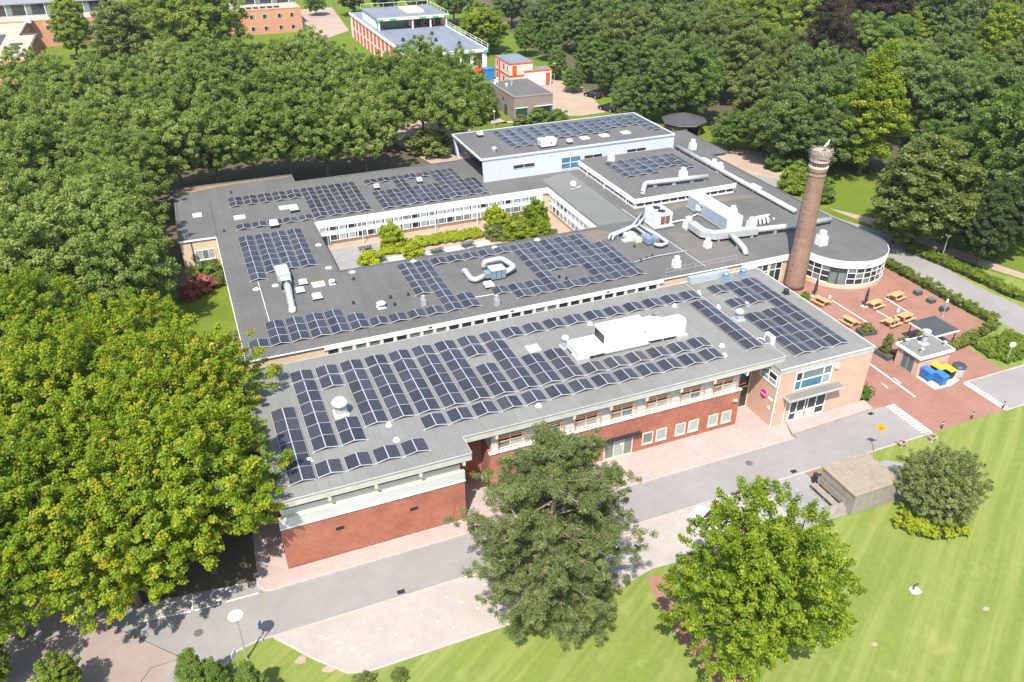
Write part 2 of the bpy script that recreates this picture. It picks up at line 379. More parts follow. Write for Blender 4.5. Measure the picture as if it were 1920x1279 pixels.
def window(par, fn, u0, u1, v0, v1, us=(), vs=(), fr=.07, fm=None, pm=None, name='window', out=.06, lab=None):
    """a frame with its bars; each pane is a child. us / vs are the split positions (0..1)"""
    fm = fm or WHITE; b = MB()
    b.box(u0, u1, -.03, out, v0, v0+fr, fn=fn).box(u0, u1, -.03, out, v1-fr, v1, fn=fn)
    b.box(u0, u0+fr, -.03, out-.003, v0+fr, v1-fr, fn=fn).box(u1-fr, u1, -.03, out-.003, v0+fr, v1-fr, fn=fn)
    U = [u0]+[u0+(u1-u0)*k for k in us]+[u1]; V = [v0]+[v0+(v1-v0)*k for k in vs]+[v1]
    for u in U[1:-1]: b.box(u-fr*.45, u+fr*.45, -.03, out-.006, v0+fr, v1-fr, fn=fn)
    for v in V[1:-1]: b.box(u0+fr, u1-fr, -.03, out-.009, v-fr*.45, v+fr*.45, fn=fn)
    o = b.obj(name, fm, par); k = 0
    if lab: o['label'] = lab
    for j in range(len(V)-1):
        for i in range(len(U)-1):
            q = pm[k % len(pm)] if isinstance(pm, (list, tuple)) else pm
            MB().box(U[i]+fr*.4, U[i+1]-fr*.4, -.02, .015, V[j]+fr*.4, V[j+1]-fr*.4, fn=fn).obj('pane', q or GLASSD, o); k += 1
    return o

# ------------------------------------------------------------------ ground
sheet('ground', rect(-700, 900, -300, 1200), 0, LAWN)
sheet('park_ground', [(-60,86),(1,86),(1,126),(84,126),(84,74),(90,74),(97,60),(330,60),(330,400),(-60,400)], .003, ROUGH)
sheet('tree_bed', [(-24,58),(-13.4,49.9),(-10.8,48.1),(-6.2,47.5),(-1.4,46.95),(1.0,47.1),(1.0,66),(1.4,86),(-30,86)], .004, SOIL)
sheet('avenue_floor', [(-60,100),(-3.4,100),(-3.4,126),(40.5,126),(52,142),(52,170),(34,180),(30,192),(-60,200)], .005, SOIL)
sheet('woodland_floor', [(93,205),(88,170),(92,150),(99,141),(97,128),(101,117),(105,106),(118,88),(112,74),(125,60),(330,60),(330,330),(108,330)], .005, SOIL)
sheet('avenue_path', [(40.5,126.2),(40.5,124.2),(74,124.2),(74,128),(52,140),(53,172),(44,178),(30,178)], .006, SANDY)
sheet('side_lawn', [(-3,90),(1.2,86),(1.2,104.9),(-.5,99),(-2.5,97)], .008, ROUGH)
road_poly = [(60.5,41.35),(-1.06,41.35),(-2.2,41.4),(-3.64,41.05),(-4.6,40.2),(-5.6,38.6),(-6.6,36),(-7,30),(-14,28),(-12,36),(-7.2,41.85),(-11.3,46.2),(-12.3,48.0),
             (-10.8,47.9),(-6.2,47.45),(-1.4,46.9),(-1.45,45.57),(60.5,45.57)]
sheet('road', road_poly, .012, ASPHALT)
sheet('road', [(48.0,45.57),(60.5,45.57),(60.5,46.35),(48.0,46.35)], .012, ASPHALT)
sheet('road', [(70.0,41.35),(170,41.35),(170,47.4),(79.2,46.7),(70.0,46.35)], .012, ASPHALT)
sheet('old_asphalt', [(-7.2,41.85),(-11.3,46.2),(-12.3,48.0),(-13.4,49.3),(-17,50.9),(-60,62),(-60,20),(-14,28),(-12,36)], .010, ASPHALT2)
struct(MB().tube([(-12.2,37.5,.014),(-9.2,41.8,.014),(-7.2,41.85,.014),(-11.3,46.2,.014)], .02, 4).obj('asphalt_joint', BLACK))
sheet('brick_apron', [(60.5,41.35),(70,41.35),(70,46.35),(60.5,46.35)], .010, PAVE2)
sheet('terrace_paving', [(57.55,46.35),(76.2,46.35),(76.2,51.2),(82.7,53.6),(82.7,71.8),(81.2,74),(57.55,74)], .009, PAVE2)
sheet('parking_area', [(-1.0,41.3),(1.24,38.4),(3.15,36.4),(4.5,36.0),(24.0,36.0),(26.9,36.6),(33.5,36.2),(40.6,37.5),(40.6,41.3)], .010, PARK_C)
sheet('garden_path', [(26.0,36.2),(27.3,35.6),(27.1,31.5),(27.6,24),(29,10),(26.5,10),(25.6,24),(25.3,31.4)], .008, PAVE2)
sheet('concrete_slab', [(40.72,41.3),(45.3,41.2),(45.6,35.7),(40.3,35.65)], .014, SLABM)
sheet('concrete_slab', [(50.2,39.6),(53.2,39.9),(56.2,37.6),(54.0,34.5),(50.2,35.4)], .014, SLABM)
sheet('shed_floor', [(45.3,41.2),(46.6,41.2),(46.6,35.7),(45.6,35.7)], .013, PAVE2)
sheet('side_path', [(82.9,40),(84.4,47.2),(84.5,54),(84.7,64),(85.3,72.5),(83.5,78),(82,84),(81.6,108.6),(84.6,109.2),(85,120),(88.5,122),(90.5,114),(98.9,113.7),(91,103),(88.2,96),(88.5,86.5),(91.0,80),(90.4,72.5),(89.6,62),(90.2,55),(93.5,47.5),(93.5,40)], .009, ASPHALT)
sheet('gravel_yard', [(85.0,110),(86.3,122),(91.5,122.5),(99.0,113.4),(95.5,108),(91.5,103)], .011, SANDY)
sheet('park_path', [(90,90),(93.5,84),(97,66.9),(99,60),(97.3,60),(94.6,67),(91,84)], .010, SANDY)
sheet('far_drive', [(72.8,151),(77,149.4),(83,149.8),(88,171),(84.3,180.4),(81.5,178.4),(74.5,168),(72.6,155)], .010, SANDY)
sheet('far_plaza', [(40.5,262),(41.5,245.5),(52.4,257),(56,300),(42,300)], .010, SANDY)
sheet('brick_walk', [(57.5,151),(62.7,151.5),(72.5,151.2),(72.5,150.2),(61,150.2),(59.8,162.2),(61.2,163.2),(62.6,163)], .011, PAVE)
sheet('courtyard_paving', rect(13.9, 49.2, 88.8, 105.2), .010, SANDY)
sheet('courtyard_terrace', rect(14, 22.2, 96.5, 103.6), .013, SLABM)
sheet('courtyard_walk', [(22.2,95.6),(36.9,96.9),(36.9,98.6),(22.2,98.3)], .013, CONC)
# raised pavement with kerb along the sports hall
struct(MB().prism([(-1.45,47.1),(-1.42,46.2),(-1.1,45.75),(-.5,45.57),(47.6,45.57),(47.6,45.9),(48.4,47.75),(46.9,51.7),(15.2,51.7),(15.2,47.15)], 0, .10).obj('pavement', PAVE))
struct(MB().prism([(-1.6,47.1),(-1.57,46.15),(-1.2,45.62),(-.55,45.43),(47.7,45.43),(47.7,45.565),(-.5,45.565),(-1.1,45.745),(-1.43,46.2),(-1.46,47.1)], 0, .115).obj('kerb', KERB))
k = MB()
for a, b in [((-1.06,41.3),(26,41.3)),((26,41.3),(60.4,41.3)),((70,41.3),(130,41.3))]: k.box(a[0], b[0], 41.2, 41.34, 0, .06)
struct(k.obj('kerb', KERB))
struct(MB().prism([(-1.06,41.34),(-2.2,41.39),(-3.64,41.04),(-4.6,40.19),(-5.6,38.59),(-6.6,36),(-7,30),(-6.82,30),(-6.4,36),(-5.4,38.5),(-4.45,40.05),(-3.55,40.9),(-2.15,41.25),(-1.06,41.2)], 0, .08).obj('kerb', KERB))
struct(MB().prism([(-1.0,41.25),(-1.15,41.1),(1.12,38.3),(3.05,36.28),(4.5,35.87),(24.1,35.87),(24.1,36.0),(4.5,36.0),(3.15,36.4),(1.24,38.4)], 0, .06).obj('kerb', KERB))
struct(MB().box(70.0, 79.5, 46.36, 46.5, 0, .07).obj('kerb', KERB))
struct(MB().prism([(48.4,47.75),(47.75,46.0),(57.9,46.36),(58.0,47.78)], 0, .20).obj('entrance_platform', PAVE))
sheet('side_pavement', [(-1.44,47.05),(.9,47.15),(.9,57),(-1.0,57)], .0115, PAVE)
# painted markings
def line(a, b, wd, z=.0165):
    a, b = Vector(a), Vector(b); d = (b-a).normalized(); n_ = Vector((-d.y, d.x))*wd/2
    return [tuple(a+n_), tuple(a-n_), tuple(b-n_), tuple(b+n_)]
def marking(name, polys, z=.0165, mat=PAINT):
    m = MB()
    for p in polys: m.prism(p, None, z)
    return struct(m.obj(name, mat))
marking('parking_line', [line((-10.0,46.25),(-6.4,45.78),.12), line((-6.1,45.76),(-4.4,45.72),.12), line((-3.9,45.72),(-1.6,45.66),.12), line((-6.3,45.8),(-6.15,47.3),.1)])
sheet('cobbled_bay', [(-10.2,46.3),(-6.45,45.85),(-6.25,47.4),(-8.9,47.7)], .0145, PARK_C)
ring = [(math.cos(a)*.62-4.35, math.sin(a)*.62+46.62) for a in [rad(20+i*12) for i in range(23)]]
ring += [(math.cos(a)*.48-4.35, math.sin(a)*.48+46.62) for a in [rad(20+i*12) for i in range(22, -1, -1)]]
marking('wheelchair_symbol', [ring, line((-4.2,47.0),(-3.55,46.95),.14), line((-3.55,46.95),(-3.45,46.6),.12), line((-3.6,46.98),(-3.0,47.02),.12), [(-3.05+.17*math.cos(i), 47.03+.17*math.sin(i)) for i in [j*.7854 for j in range(8)]]])
for nm, xa, sgn in (('ramp_marking', 60.45, -1), ('ramp_marking', 70.05, 1)):
    ps = [line((xa,41.4),(xa,46.3),.16)]
    for i in range(13): ps.append([(xa, 41.55+i*.37),(xa+sgn*(1.0 if sgn<0 else .7), 41.62+i*.37),(xa+sgn*(1.0 if sgn<0 else .7), 41.80+i*.37),(xa, 41.77+i*.37)])
    marking(nm, ps)
marking('terrace_line', [line((63.5,46.4),(63.7,53.0),.22)], .0135)
for a, b in (((69.95,60.1),(69.85,65.9)), ((73.1,59.9),(73.05,63.0)), ((76.3,60.1),(76.4,64.0)), ((62.1,48.7),(62.15,49.7)), ((63.95,48.8),(64.05,49.9))):
    marking('terrace_line', [line(a, b, .16 if a[0] > 65 else .1)], .0135)
b_ = MB()
for i in range(4):
    for j in range(7): b_.box(1.4+j*3.1+i*.9+.5, 1.4+j*3.1+i*.9+.68, 40.0-i*.95, 40.12-i*.95, .010, .016)
struct(b_.obj('parking_stud', PAINT))

# ------------------------------------------------------------------ sports hall
GZ = 7.1
gy = empty('sports_hall', (22, 56, 0), 'red brick sports hall with grey overhanging flat roof and a row of clerestory windows', 'building')
foot = [(.87,47.2),(15.4,47.2),(15.4,51.55),(18.4,51.55),(18.4,49.45),(43.7,49.45),(43.7,51.6),(46.5,51.6),(46.5,65.3),(2.6,65.3),(.87,65.3)]
def inset(p, d):  # shrink along both axes towards the inside of an axis-aligned footprint (small offsets only)
    n = len(p); o = []
    for i in range(n):
        a, b, c = Vector(p[i-1]), Vector(p[i]), Vector(p[(i+1) % n]); e1 = (b-a).normalized(); e2 = (c-b).normalized()
        n1 = Vector((-e1.y, e1.x)); n2 = Vector((-e2.y, e2.x)); k = n1+n2
        o.append(tuple(b+(k*d/max(.3, 1+n1.dot(n2)))))
    return o
MB().prism(foot, 0, 4.15).obj('wall', REDBRICK, gy)
cw = MB().prism(inset(foot, .26), 4.15, 6.42).obj('clerestory_wall', GREYCLAD, gy)
for lo, y0 in ((.82, 47.2), (18.35, 49.45)):
    hi = 15.45 if lo < 5 else 43.75
    MB().box(lo, hi, y0-.10, y0+.25, 4.15, 4.24).obj('ledge', WHITE, gy)
    if lo < 5:
        MB().box(lo+.02, hi-.02, y0-.03, y0+.258, 4.245, 5.10).obj('cladding_panel', GREYCLAD, gy)
        MB().box(lo+.02, hi-.02, y0-.05, y0+.257, 5.105, 5.14).obj('batten', CREAM, gy)
    MB().box(lo+.02, hi-.02, y0+.2, y0+.258, 6.12, 6.2).obj('batten', CREAM, gy)
    MB().box(lo+.02, hi-.02, y0+.2, y0+.257, 5.80, 5.86).obj('batten', DARKSTEEL, gy)
MB().box(15.35, 15.47, 47.25, 51.5, 4.15, 4.24).obj('ledge', WHITE, gy)
roofp = [(.62,46.8),(15.95,46.8),(15.95,48.95),(47.85,48.95),(47.85,51.6),(47.25,51.6),(47.25,65.3),(2.6,65.3),(.62,65.3)]
MB().prism(roofp, GZ-.14, GZ).obj('roof', ROOFG, gy)
MB().prism(inset(roofp, .02), 6.42, GZ-.142).obj('fascia', FASCIA, gy)
tr = MB()
for i in range(len(roofp)):
    a, b = roofp[i], roofp[(i+1) % len(roofp)]
    x0, x1 = sorted((a[0], b[0])); y0, y1 = sorted((a[1], b[1])); MB().box(x0-.02, x1+.02, y0-.02, y1+.02, GZ-.06+i*.0007, GZ+.05+i*.0007).obj('roof_trim', FASCIA, gy)
for x in (1.16, 4.7, 8.24, 11.76, 15.3): MB().box(x-.11, x+.11, 46.86, 47.45, 5.98, 6.418).obj('beam_end', CREAM, gy)
bx = [18.9+3.553*i for i in range(8)]
for i, x in enumerate(bx):
    MB().box(x-.11, x+.11, 49.0, 49.7, 5.98, 6.418).obj('beam_end', CREAM, gy)
    if i < 7:
        u = x+.28
        wd = window(gy, S_(49.70), u, u+2.32, 4.34, 5.68, (.5,), (.52,), .09, CREAM, [BLIND if i % 3 else GLASSG, GLASSB if i % 2 else BLIND, GLASSD, GLASSD], out=.10)
        r = MB()
        for z in (5.74,): r.tube([(u-.1,49.25,z),(u+2.45,49.25,z)], .028, 6)
        for uu in (u-.08, u+2.42): r.tube([(uu,49.25,4.28),(uu,49.25,5.74)], .028, 6); r.tube([(uu,49.25,5.74),(uu,49.5,5.74)], .022, 6)
        r.tube([(u-.1,49.25,4.98),(u+3.4,49.25,4.98)], .02, 6)
        r.obj('rail', ORANGE, gy)
for i, u in enumerate((33.3, 34.75, 36.8, 38.22, 40.4, 41.88)):
    wd = window(gy, S_(49.45), u, u+1.12, .74, 2.02, (), (), .10, CREAM, BLIND if i else GLASSG, out=.05)
    MB().box(u-.03, u+1.15, 49.33, 49.46, .66, .738).obj('sill', CREAM, wd)
MB().box(29.3, 33.0, 49.05, 49.46, 2.30, 2.42).obj('canopy', DARKSTEEL, gy)
d = window(gy, S_(49.45), 29.35, 32.3, .1, 2.28, (.34, .68), (), .11, CREAM, [GLASSG, BLIND, GLASSG], 'door')
MB().box(31.0, 31.22, 49.395, 49.43, 1.35, 1.62).obj('notice', WHITE, d)
for x, w2, nm in ((15.5, 2.85, 'door'), (43.75, 2.7, 'door')):
    window(gy, S_(51.58), x, x+w2, .1, 4.1 if x < 20 else 6.3, (.5,), (.52, .78) if x < 20 else (.4, .7), .10, CREAM if x > 20 else BROWNBRICK, GLASSD, nm)
MB().box(18.9, 19.1, 49.3, 49.46, 2.0, 2.2)
for x0, z0 in ((4.85, 2.62), (10.75, 2.55)):
    v = MB()
    for j in range(4): v.box(x0, x0+.62, 47.15, 47.21, z0+j*.07, z0+j*.07+.045)
    v.obj('air_brick', DARKSTEEL, gy)
MB().box(42.95, 43.3, 49.2, 49.46, 3.05, 3.2).obj('wall_lamp', CREAM, gy)

# ------------------------------------------------------------------ entrance building
EZ = 6.6
en = empty('entrance_building', (52, 57, 0), 'pink brick entrance block with glazed doors under a flat canopy', 'building')
MB().box(46.54, 57.5, 47.82, 66.2, 0, 6.03).obj('wall', PINKBRICK, en)
MB().box(46.5, 57.54, 47.78, 66.24, 6.03, EZ-.1).obj('fascia', FASCIA, en)
MB().box(46.46, 57.58, 47.74, 66.28, EZ-.1, EZ).obj('roof', ROOFG, en)
for q in ((46.44,57.6,47.72,47.86),(57.46,57.6,47.86,66.3),(47.3,57.46,66.16,66.3)): MB().box(*q, EZ-.08, EZ+.06).obj('roof_trim', FASCIA, en)
wd = window(en, S_(47.82), 48.4, 52.75, 3.72, 5.9, (.19, .76), (.52,), .13, WHITE, [GLASSB, GLASSB, BLIND, GLASSD, GLASSG, GLASSG])
wd = window(en, W_(46.54), 48.05, 50.5, 4.5, 5.85, (.5,), (.45,), .12, WHITE, [BLIND, GLASSC, GLASSD, BLIND])
window(en, S_(47.82), 48.45, 52.8, .2, 2.72, (.2, .42, .5, .73), (.36,), .12, WHITE, [GLASSD, CREAM, GLASSG, CREAM, GLASSD, GLASSD, GLASSD, GLASSD, GLASSD, GLASSD], 'door')
cn = MB().box(47.45, 53.9, 46.9, 47.81, 3.32, 3.46).obj('canopy', ROOFG, en)
MB().box(47.43, 53.92, 46.86, 46.9, 3.28, 3.49).box(47.4, 47.44, 46.9, 47.81, 3.28, 3.49).obj('edge_trim', FASCIA, cn)
MB().tube([(46.47,47.76,.1),(46.47,47.76,6.05)], .055, 8).obj('downpipe', WHITE, en)
MB().tube([(47.9,47.76,.2),(47.9,47.76,3.3)], .04, 8).obj('downpipe', WHITE, en)
MB().box(53.0, 53.35, 47.6, 47.83, 5.3, 5.85).obj('wall_lamp', WHITEM, en)
sg = MB().tube([(46.53,49.45,2.95),(46.46,49.45,2.95)], .44, 24).obj('magenta_sign', MAGENTA)
tag(sg, 'round magenta sign with a pale band fixed high on the pink brick side wall', 'sign')
MB().box(46.445, 46.458, 49.06, 49.84, 2.87, 3.04).obj('sign_band', M('pale_pink', (.75, .45, .60), .5, var=.05), sg)
for j, (a, b2, c2) in enumerate(((48.72, .14, 2.93), (48.52, .12, 2.95), (48.33, .12, 2.94), (48.16, .1, 2.95))):
    MB().box(46.50, 46.537, a-b2/2, a+b2/2, c2-.12, c2+.12).obj('letter', WHITE, sg)
n_ = MB().box(46.49, 46.537, 48.3, 48.6, 1.8, 2.1).obj('notice_plate', WHITE); tag(n_, 'small white plate low on the pink brick side wall below the magenta sign', 'sign')

# ------------------------------------------------------------------ single-storey school wings round the courtyard
BZ = 3.8
ROOFE = roof_mat('pale_green_membrane', (.150, .152, .140), (.135, .125, .10), 1.0, .06, .2)
ROOFS = roof_mat('stained_membrane', (.155, .130, .105), (.10, .085, .07), 1.0, .15, .5)
ROOFS2 = roof_mat('worn_membrane', (.135, .125, .112), (.19, .165, .13), 1.0, .15, .5, 1)
sb = empty('school_building', (40, 92, 0), 'long white-banded single-storey school with dark flat roof around a courtyard', 'building')
rot = arc(76.2, 72.4, 5.7, 5.4, 180, 360, 26)
outer = [(1.3,72.5),(9,72.45),(49.4,72.45),(53,72.4),(70.5,72.4)]+rot[1:]+[(81.6,76),(80.85,80),(80.8,108.8),(83.9,108.8),(84.2,122.3),(40.8,122.3),(40.8,121.7),(14.2,121.7),(14.2,125.2),(-3.1,125.3),(-3.4,105.2),(1.3,105.0)]
court = [(13.94,88.9),(49.1,88.9),(49.1,105.05),(13.94,105.05)]
inner_o = inset(outer, .10)
court_w = [(13.8,88.75),(49.25,88.75),(49.25,105.2),(13.8,105.2)]
MB().prism(inner_o, 0, BZ-.22, [court_w], bottom=False).obj('wall', SANDBRICK, sb)
MB().prism(outer, BZ-.22, BZ, [court]).obj('roof', ROOFD, sb)
for nm, poly in (('roof_patch', [(49.6,89.5),(54.9,89.2),(55.1,110.4),(49.6,108.5)]), ('roof_patch', [(56.2,91.6),(62.5,92.2),(74.4,91.9),(76.0,90.8),(74.5,90.2),(64,91),(60,89.8),(56.4,90.0)])):
    MB().prism(poly, None, BZ+.004).obj(nm, ROOFE if poly[0][0] < 50 else ROOFS, sb)
MB().prism([(45.2,87.9),(48.9,88.6),(50.3,86.0),(46.6,84.6)], None, BZ+.004).obj('roof_patch', ROOFS, sb)
MB().prism([(56.2,72.7),(64,72.8),(63.5,76.5),(60,82),(57,84.5),(56.3,80)], None, BZ+.004).obj('roof_patch', ROOFS2, sb)
# white bands
def band(pts, z0, z1, th=.06, mat=WHITE, name='fascia'):
    m = MB()
    for a, b in zip(pts[:-1], pts[1:]):
        a, b = Vector(a), Vector(b); d = (b-a).normalized(); n2 = Vector((d.y, -d.x))
        p = [a+n2*th, b+n2*th, b-n2*.0, a-n2*.0]; m.prism([tuple(q) for q in p], z0, z1)
    return m.obj(name, mat, sb)
band([(9,72.43),(49.4,72.43)], 3.30, BZ+.05)
band([(60.5,72.38),(70.5,72.38)], 3.0, BZ+.05)
band([(70.5,72.38)]+rot[1:-2], 2.86, BZ+.05, .07)
band([(13.94,105.03),(49.08,105.03)], 2.98, BZ+.05)
band([(49.08,105.03),(49.08,88.9)], 2.98, BZ+.05)
band([(1.25,105),(1.25,72.45)], 3.55, BZ+.05, .05); band([(1.25,72.45),(9,72.42)], 3.7, BZ+.05, .05); band([(49.45,72.42),(60.5,72.36)], 3.7, BZ+.05, .05)
band([(-3.4,105.15),(1.25,105.0)], 3.62, BZ+.05, .05)
tr = MB()
for a, b in (((81.55,76),(80.8,80)),((80.8,80),(80.75,108.8)),((80.75,108.8),(83.85,108.8)),((83.85,108.8),(84.1,122.2)),((40.8,121.6),(14.2,121.6)),((14.15,121.7),(14.15,125.1)),((14.1,125.1),(-3.1,125.2)),((-3.05,125.2),(-3.3,105.2)),((14.0,88.86),(49,88.86)),((13.9,89),(13.9,105))):
    a, b = Vector(a), Vector(b); d = (b-a).normalized(); n2 = Vector((-d.y, d.x))*.14
    MB().prism([tuple(a-n2), tuple(b-n2), tuple(b+n2), tuple(a+n2)], BZ-.03, BZ+.09+.0007*a.x/10).obj('roof_trim', ROOFD, sb)
for a, b in zip(rot[-5:-1], rot[-4:]):
    a, b = Vector(a), Vector(b); d = (b-a).normalized(); n2 = Vector((-d.y, d.x))*.12
    MB().prism([tuple(a-n2), tuple(b-n2), tuple(b+n2), tuple(a+n2)], BZ-.03, BZ+.085).obj('roof_trim', ROOFD, sb)
MB().prism([(81.9,72.4),(81.6,76),(81.4,76),(81.65,72.4)], BZ-.03, BZ+.083).obj('roof_trim', ROOFD, sb)
MB().prism([(-2.9,124.9),(2,124.95),(9,124.85),(13.9,124.9),(13.6,124.4),(8,124.35),(3,124.0),(0,123.2),(-2.8,122.4)], None, BZ+.004).obj('roof_patch', M('brown_moss', (.26, .17, .085), .95, var=.4, vs=1.5, dirt=.4), sb)
rng = random.Random(3)
pick = lambda: rng.choice([GLASSC, GLASSC, GLASSC, BLIND, GLASSD, GLASSG])
# courtyard facade facing the camera
MB().box(14.0, 48.2, 104.9, 105.19, .68, 2.98).obj('white_panel', WHITE, sb)
i = 0; x = 14.65
while x < 47.2:
    lo = .06 if i == 0 else .76
    for z0, z1 in ((2.22, 2.92), (lo, 1.68)):
        nm = 'door' if (i == 0 and z0 < 1) else 'window'
        window(sb, S_(104.9), x, x+1.26, z0, z1, (.76,), (), .06, WHITE, [GREEND if nm == 'door' else pick(), GLASSD], nm, out=.05)
    x += 1.305; i += 1
for x in (14.5, 20.3, 25.55, 30.9, 37.3, 42.65): MB().tube([(x,103.9,0),(x,103.9,3.3),(x,104.9,3.3)], .055, 8).obj('post', WHITE, sb)
# courtyard side facing west
MB().box(49.12, 49.24, 88.95, 104.0, .55, 2.98).obj('white_panel', WHITE, sb)
y = 89.2; i = 0
while y < 103.4:
    for z0, z1 in ((2.2, 2.92), (.66, 1.68)): window(sb, W_(49.12), y, y+1.22, z0, z1, (.25,), (), .06, WHITE, [GLASSD, pick()], out=.05)
    y += 1.27
# south windows above the hall roof
x = 9.3; i = 0
while x < 48.4:
    window(sb, S_(72.55), x, x+1.18, .9, 3.29, (), (.4,), .05, WHITE, [GLASSD if rng.random() < .85 else GLASSG], out=.09)
    MB().box(x+1.22, x+1.42, 72.40, 72.56, .9, 3.295).obj('mullion', WHITE, sb); x += 1.465; i += 1
for x in (29.7, 20.2, 41.7): MB().box(x, x+.35, 72.34, 72.372, 3.5, 3.66).obj('vent_grille', DARKSTEEL, sb)
# south glazing by the chimney
for x in (60.8, 62.9, 65.0): window(sb, S_(72.5), x, x+1.9, .1, 2.98, (.5,), (.66,), .08, WHITE, [GREEND if x > 62 else GLASSD, GLASSD, GLASSG, GLASSD], out=.08)
# side wing window over the azaleas
window(sb, S_(105.09), -1.7, .75, .85, 2.25, (.36, .66), (), .08, WHITE, [GLASSC, GLASSG, GLASSC], out=.07)
MB().box(-1.8, .85, 105.0, 105.3, .76, .84).obj('sill', WHITE, sb)
MB().tube([(-1.95,105.15,.0),(-1.95,105.15,3.7)], .05, 8).obj('downpipe', DARKSTEEL, sb)
# rotunda: brick plinth, three rows of panes, doors
def RT(u, w_, v):
    a = rad(u); return (76.2+(5.55+w_)*math.cos(a), 72.4+(5.25+w_)*math.sin(a), v)
pl = MB()
for i in range(30): pl.box(183+i*5.6, 183+(i+1)*5.6, 0, .16, 0, .55, fn=RT)
pl.obj('plinth', SANDBRICK, sb)
nb = 15; st = 165/nb
for i in range(nb):
    a0 = 184+i*st
    if i in (3, 4):
        o = MB().box(a0, a0+.9, 0, .15, .05, 3.0, fn=RT).box(a0+st-.9, a0+st, 0, .15, .05, 3.0, fn=RT).box(a0, a0+st, 0, .14, 2.2, 2.28, fn=RT).box(a0, a0+st, 0, .14, .05, .2, fn=RT).obj('door', GREEND, sb)
        MB().box(a0+.9, a0+st-.9, .02, .1, .2, 2.2, fn=RT).obj('pane', GLASSG, o); MB().box(a0+.9, a0+st-.9, .02, .1, 2.28, 2.98, fn=RT).obj('pane', GLASSD, o)
        continue
    b = MB()
    for z0, z1 in ((.56, .66), (1.38, 1.46), (2.15, 2.22), (2.84, 2.92)): b.box(a0, a0+st, .0, .13, z0, z1, fn=RT)
    b.box(a0, a0+.9, .0, .14, .58, 3.0, fn=RT); o = b.obj('window', WHITE, sb)
    for z0, z1 in ((.66, 1.38), (1.46, 2.15), (2.22, 2.84)): MB().box(a0+.9, a0+st, .02, .09, z0, z1, fn=RT).obj('pane', [GLASSD, GLASSG, GLASSD][(i+int(z0)) % 3], o)
sg = MB().box(75.2, 76.0, 66.83, 66.93, 3.3, 3.6).obj('fascia_logo', M('faint_pink', (.70, .42, .46), .5, var=.05))
tag(sg, 'faint pink logo plate on the white curved fascia of the rotunda', 'sign')

# ------------------------------------------------------------------ clerestory block on the school roof
cb = empty('clerestory_block', (65.4, 101, BZ), 'white raised roof block with strip windows in front of the silver hall', 'building')
MB().box(57.05, 73.85, 92.9, 110.66, BZ, 5.25).obj('wall', WHITE, cb)
MB().box(56.85, 74.0, 92.7, 110.66, 4.58, 5.26).obj('fascia', WHITE, cb)
MB().box(57.0, 73.85, 92.85, 110.66, 5.262, 5.34).obj('roof', ROOFD, cb)
for i in range(12): window(cb, S_(92.9), 57.3+i*1.38, 57.3+i*1.38+1.3, 4.02, 4.56, (), (), .05, WHITE, GLASSD, out=.05)
for i in range(12): window(cb, W_(57.05), 93.2+i*1.43, 93.2+i*1.43+1.35, 4.05, 4.56, (), (), .05, WHITE, GLASSD, out=.05)
for y in (94.8, 101.5, 107.2): MB().tube([(56.75,y,BZ),(56.75,y,5.0)], .05, 8).obj('downpipe', WHITE, cb)

# ------------------------------------------------------------------ silver hall
MZ = 7.5
mh = empty('silver_hall', (57.4, 117, 0), 'silver metal-clad hall with slanted ends and solar panels along its back', 'building')
mb = MB(); P0 = [(41.0,110.72),(74.3,110.72),(74.1,123.9),(43.6,123.9)]
mb.add([(43.0,110.9,0),(74.4,110.9,0),(74.4,123.9,0),(43.0,123.9,0),(43.0,110.9,7.2),(73.9,110.9,7.2),(73.9,123.9,7.2),(43.0,123.9,7.2)], [(0,3,2,1),(4,5,6,7),(0,1,5,4),(1,2,6,5),(2,3,7,6),(3,0,4,7)])
mb.obj('body', M('dark_interior_glazing', (.03, .034, .036), .2, var=.3, vs=.6), mh)
mb = MB(); nP = 12
for i in range(nP):
    x0 = 40.95+(74.4-40.95)*i/nP; x1 = 40.95+(74.4-40.95)*(i+1)/nP
    a0 = -.22*(1-i/nP); a1 = -.22*(1-(i+1)/nP)
    q = MB(); q.add([(x0+.01,110.7,BZ-.3),(x1-.01,110.7,BZ-.3),(x1-.01,110.88,BZ-.3),(x0+.01,110.88,BZ-.3),(x0+a0+.01,110.7,7.3),(x1+a1-.01,110.7,7.3),(x1+a1-.01,110.88,7.3),(x0+a0+.01,110.88,7.3)], [(0,3,2,1),(4,5,6,7),(0,1,5,4),(1,2,6,5),(2,3,7,6),(3,0,4,7)])
    q.obj('cladding_panel', SILVER, mh)
MB().prism([(40.6,110.6),(74.3,110.6),(74.15,124.05),(40.45,124.05)], 7.3, MZ).obj('roof', ROOFD, mh)
for q in ((40.5,74.4,110.55,110.72),(40.4,40.6,110.72,124.1),(74.15,74.4,110.72,124.1),(40.6,74.15,123.95,124.12)): MB().box(*q, 7.28, MZ+.07).obj('roof_trim', SILVER, mh)
MB().add([(41.0,122.8,BZ),(41.3,122.8,BZ),(41.3,123.6,BZ),(41.0,123.6,BZ),(40.5,123.4,7.3),(40.8,123.4,7.3),(40.8,124,7.3),(40.5,124,7.3)], [(0,3,2,1),(4,5,6,7),(0,1,5,4),(1,2,6,5),(2,3,7,6),(3,0,4,7)]).obj('end_fin', SILVER, mh)
for i in range(6): MB().box(42.86, 42.98, 111.3+i*2.0, 111.3+i*2.0+1.86, BZ+.2, 6.9).obj('glass_wall_pane', GLASSD, mh)
for x0, x1, z0, z1 in ((45.75,49.4,5.25,5.95),(57.9,61.2,5.3,5.95),(65.6,69.2,5.35,6.0)): window(mh, S_(110.7), x0, x1, z0, z1, (.5,), (), .07, SILVER, GLASSD)
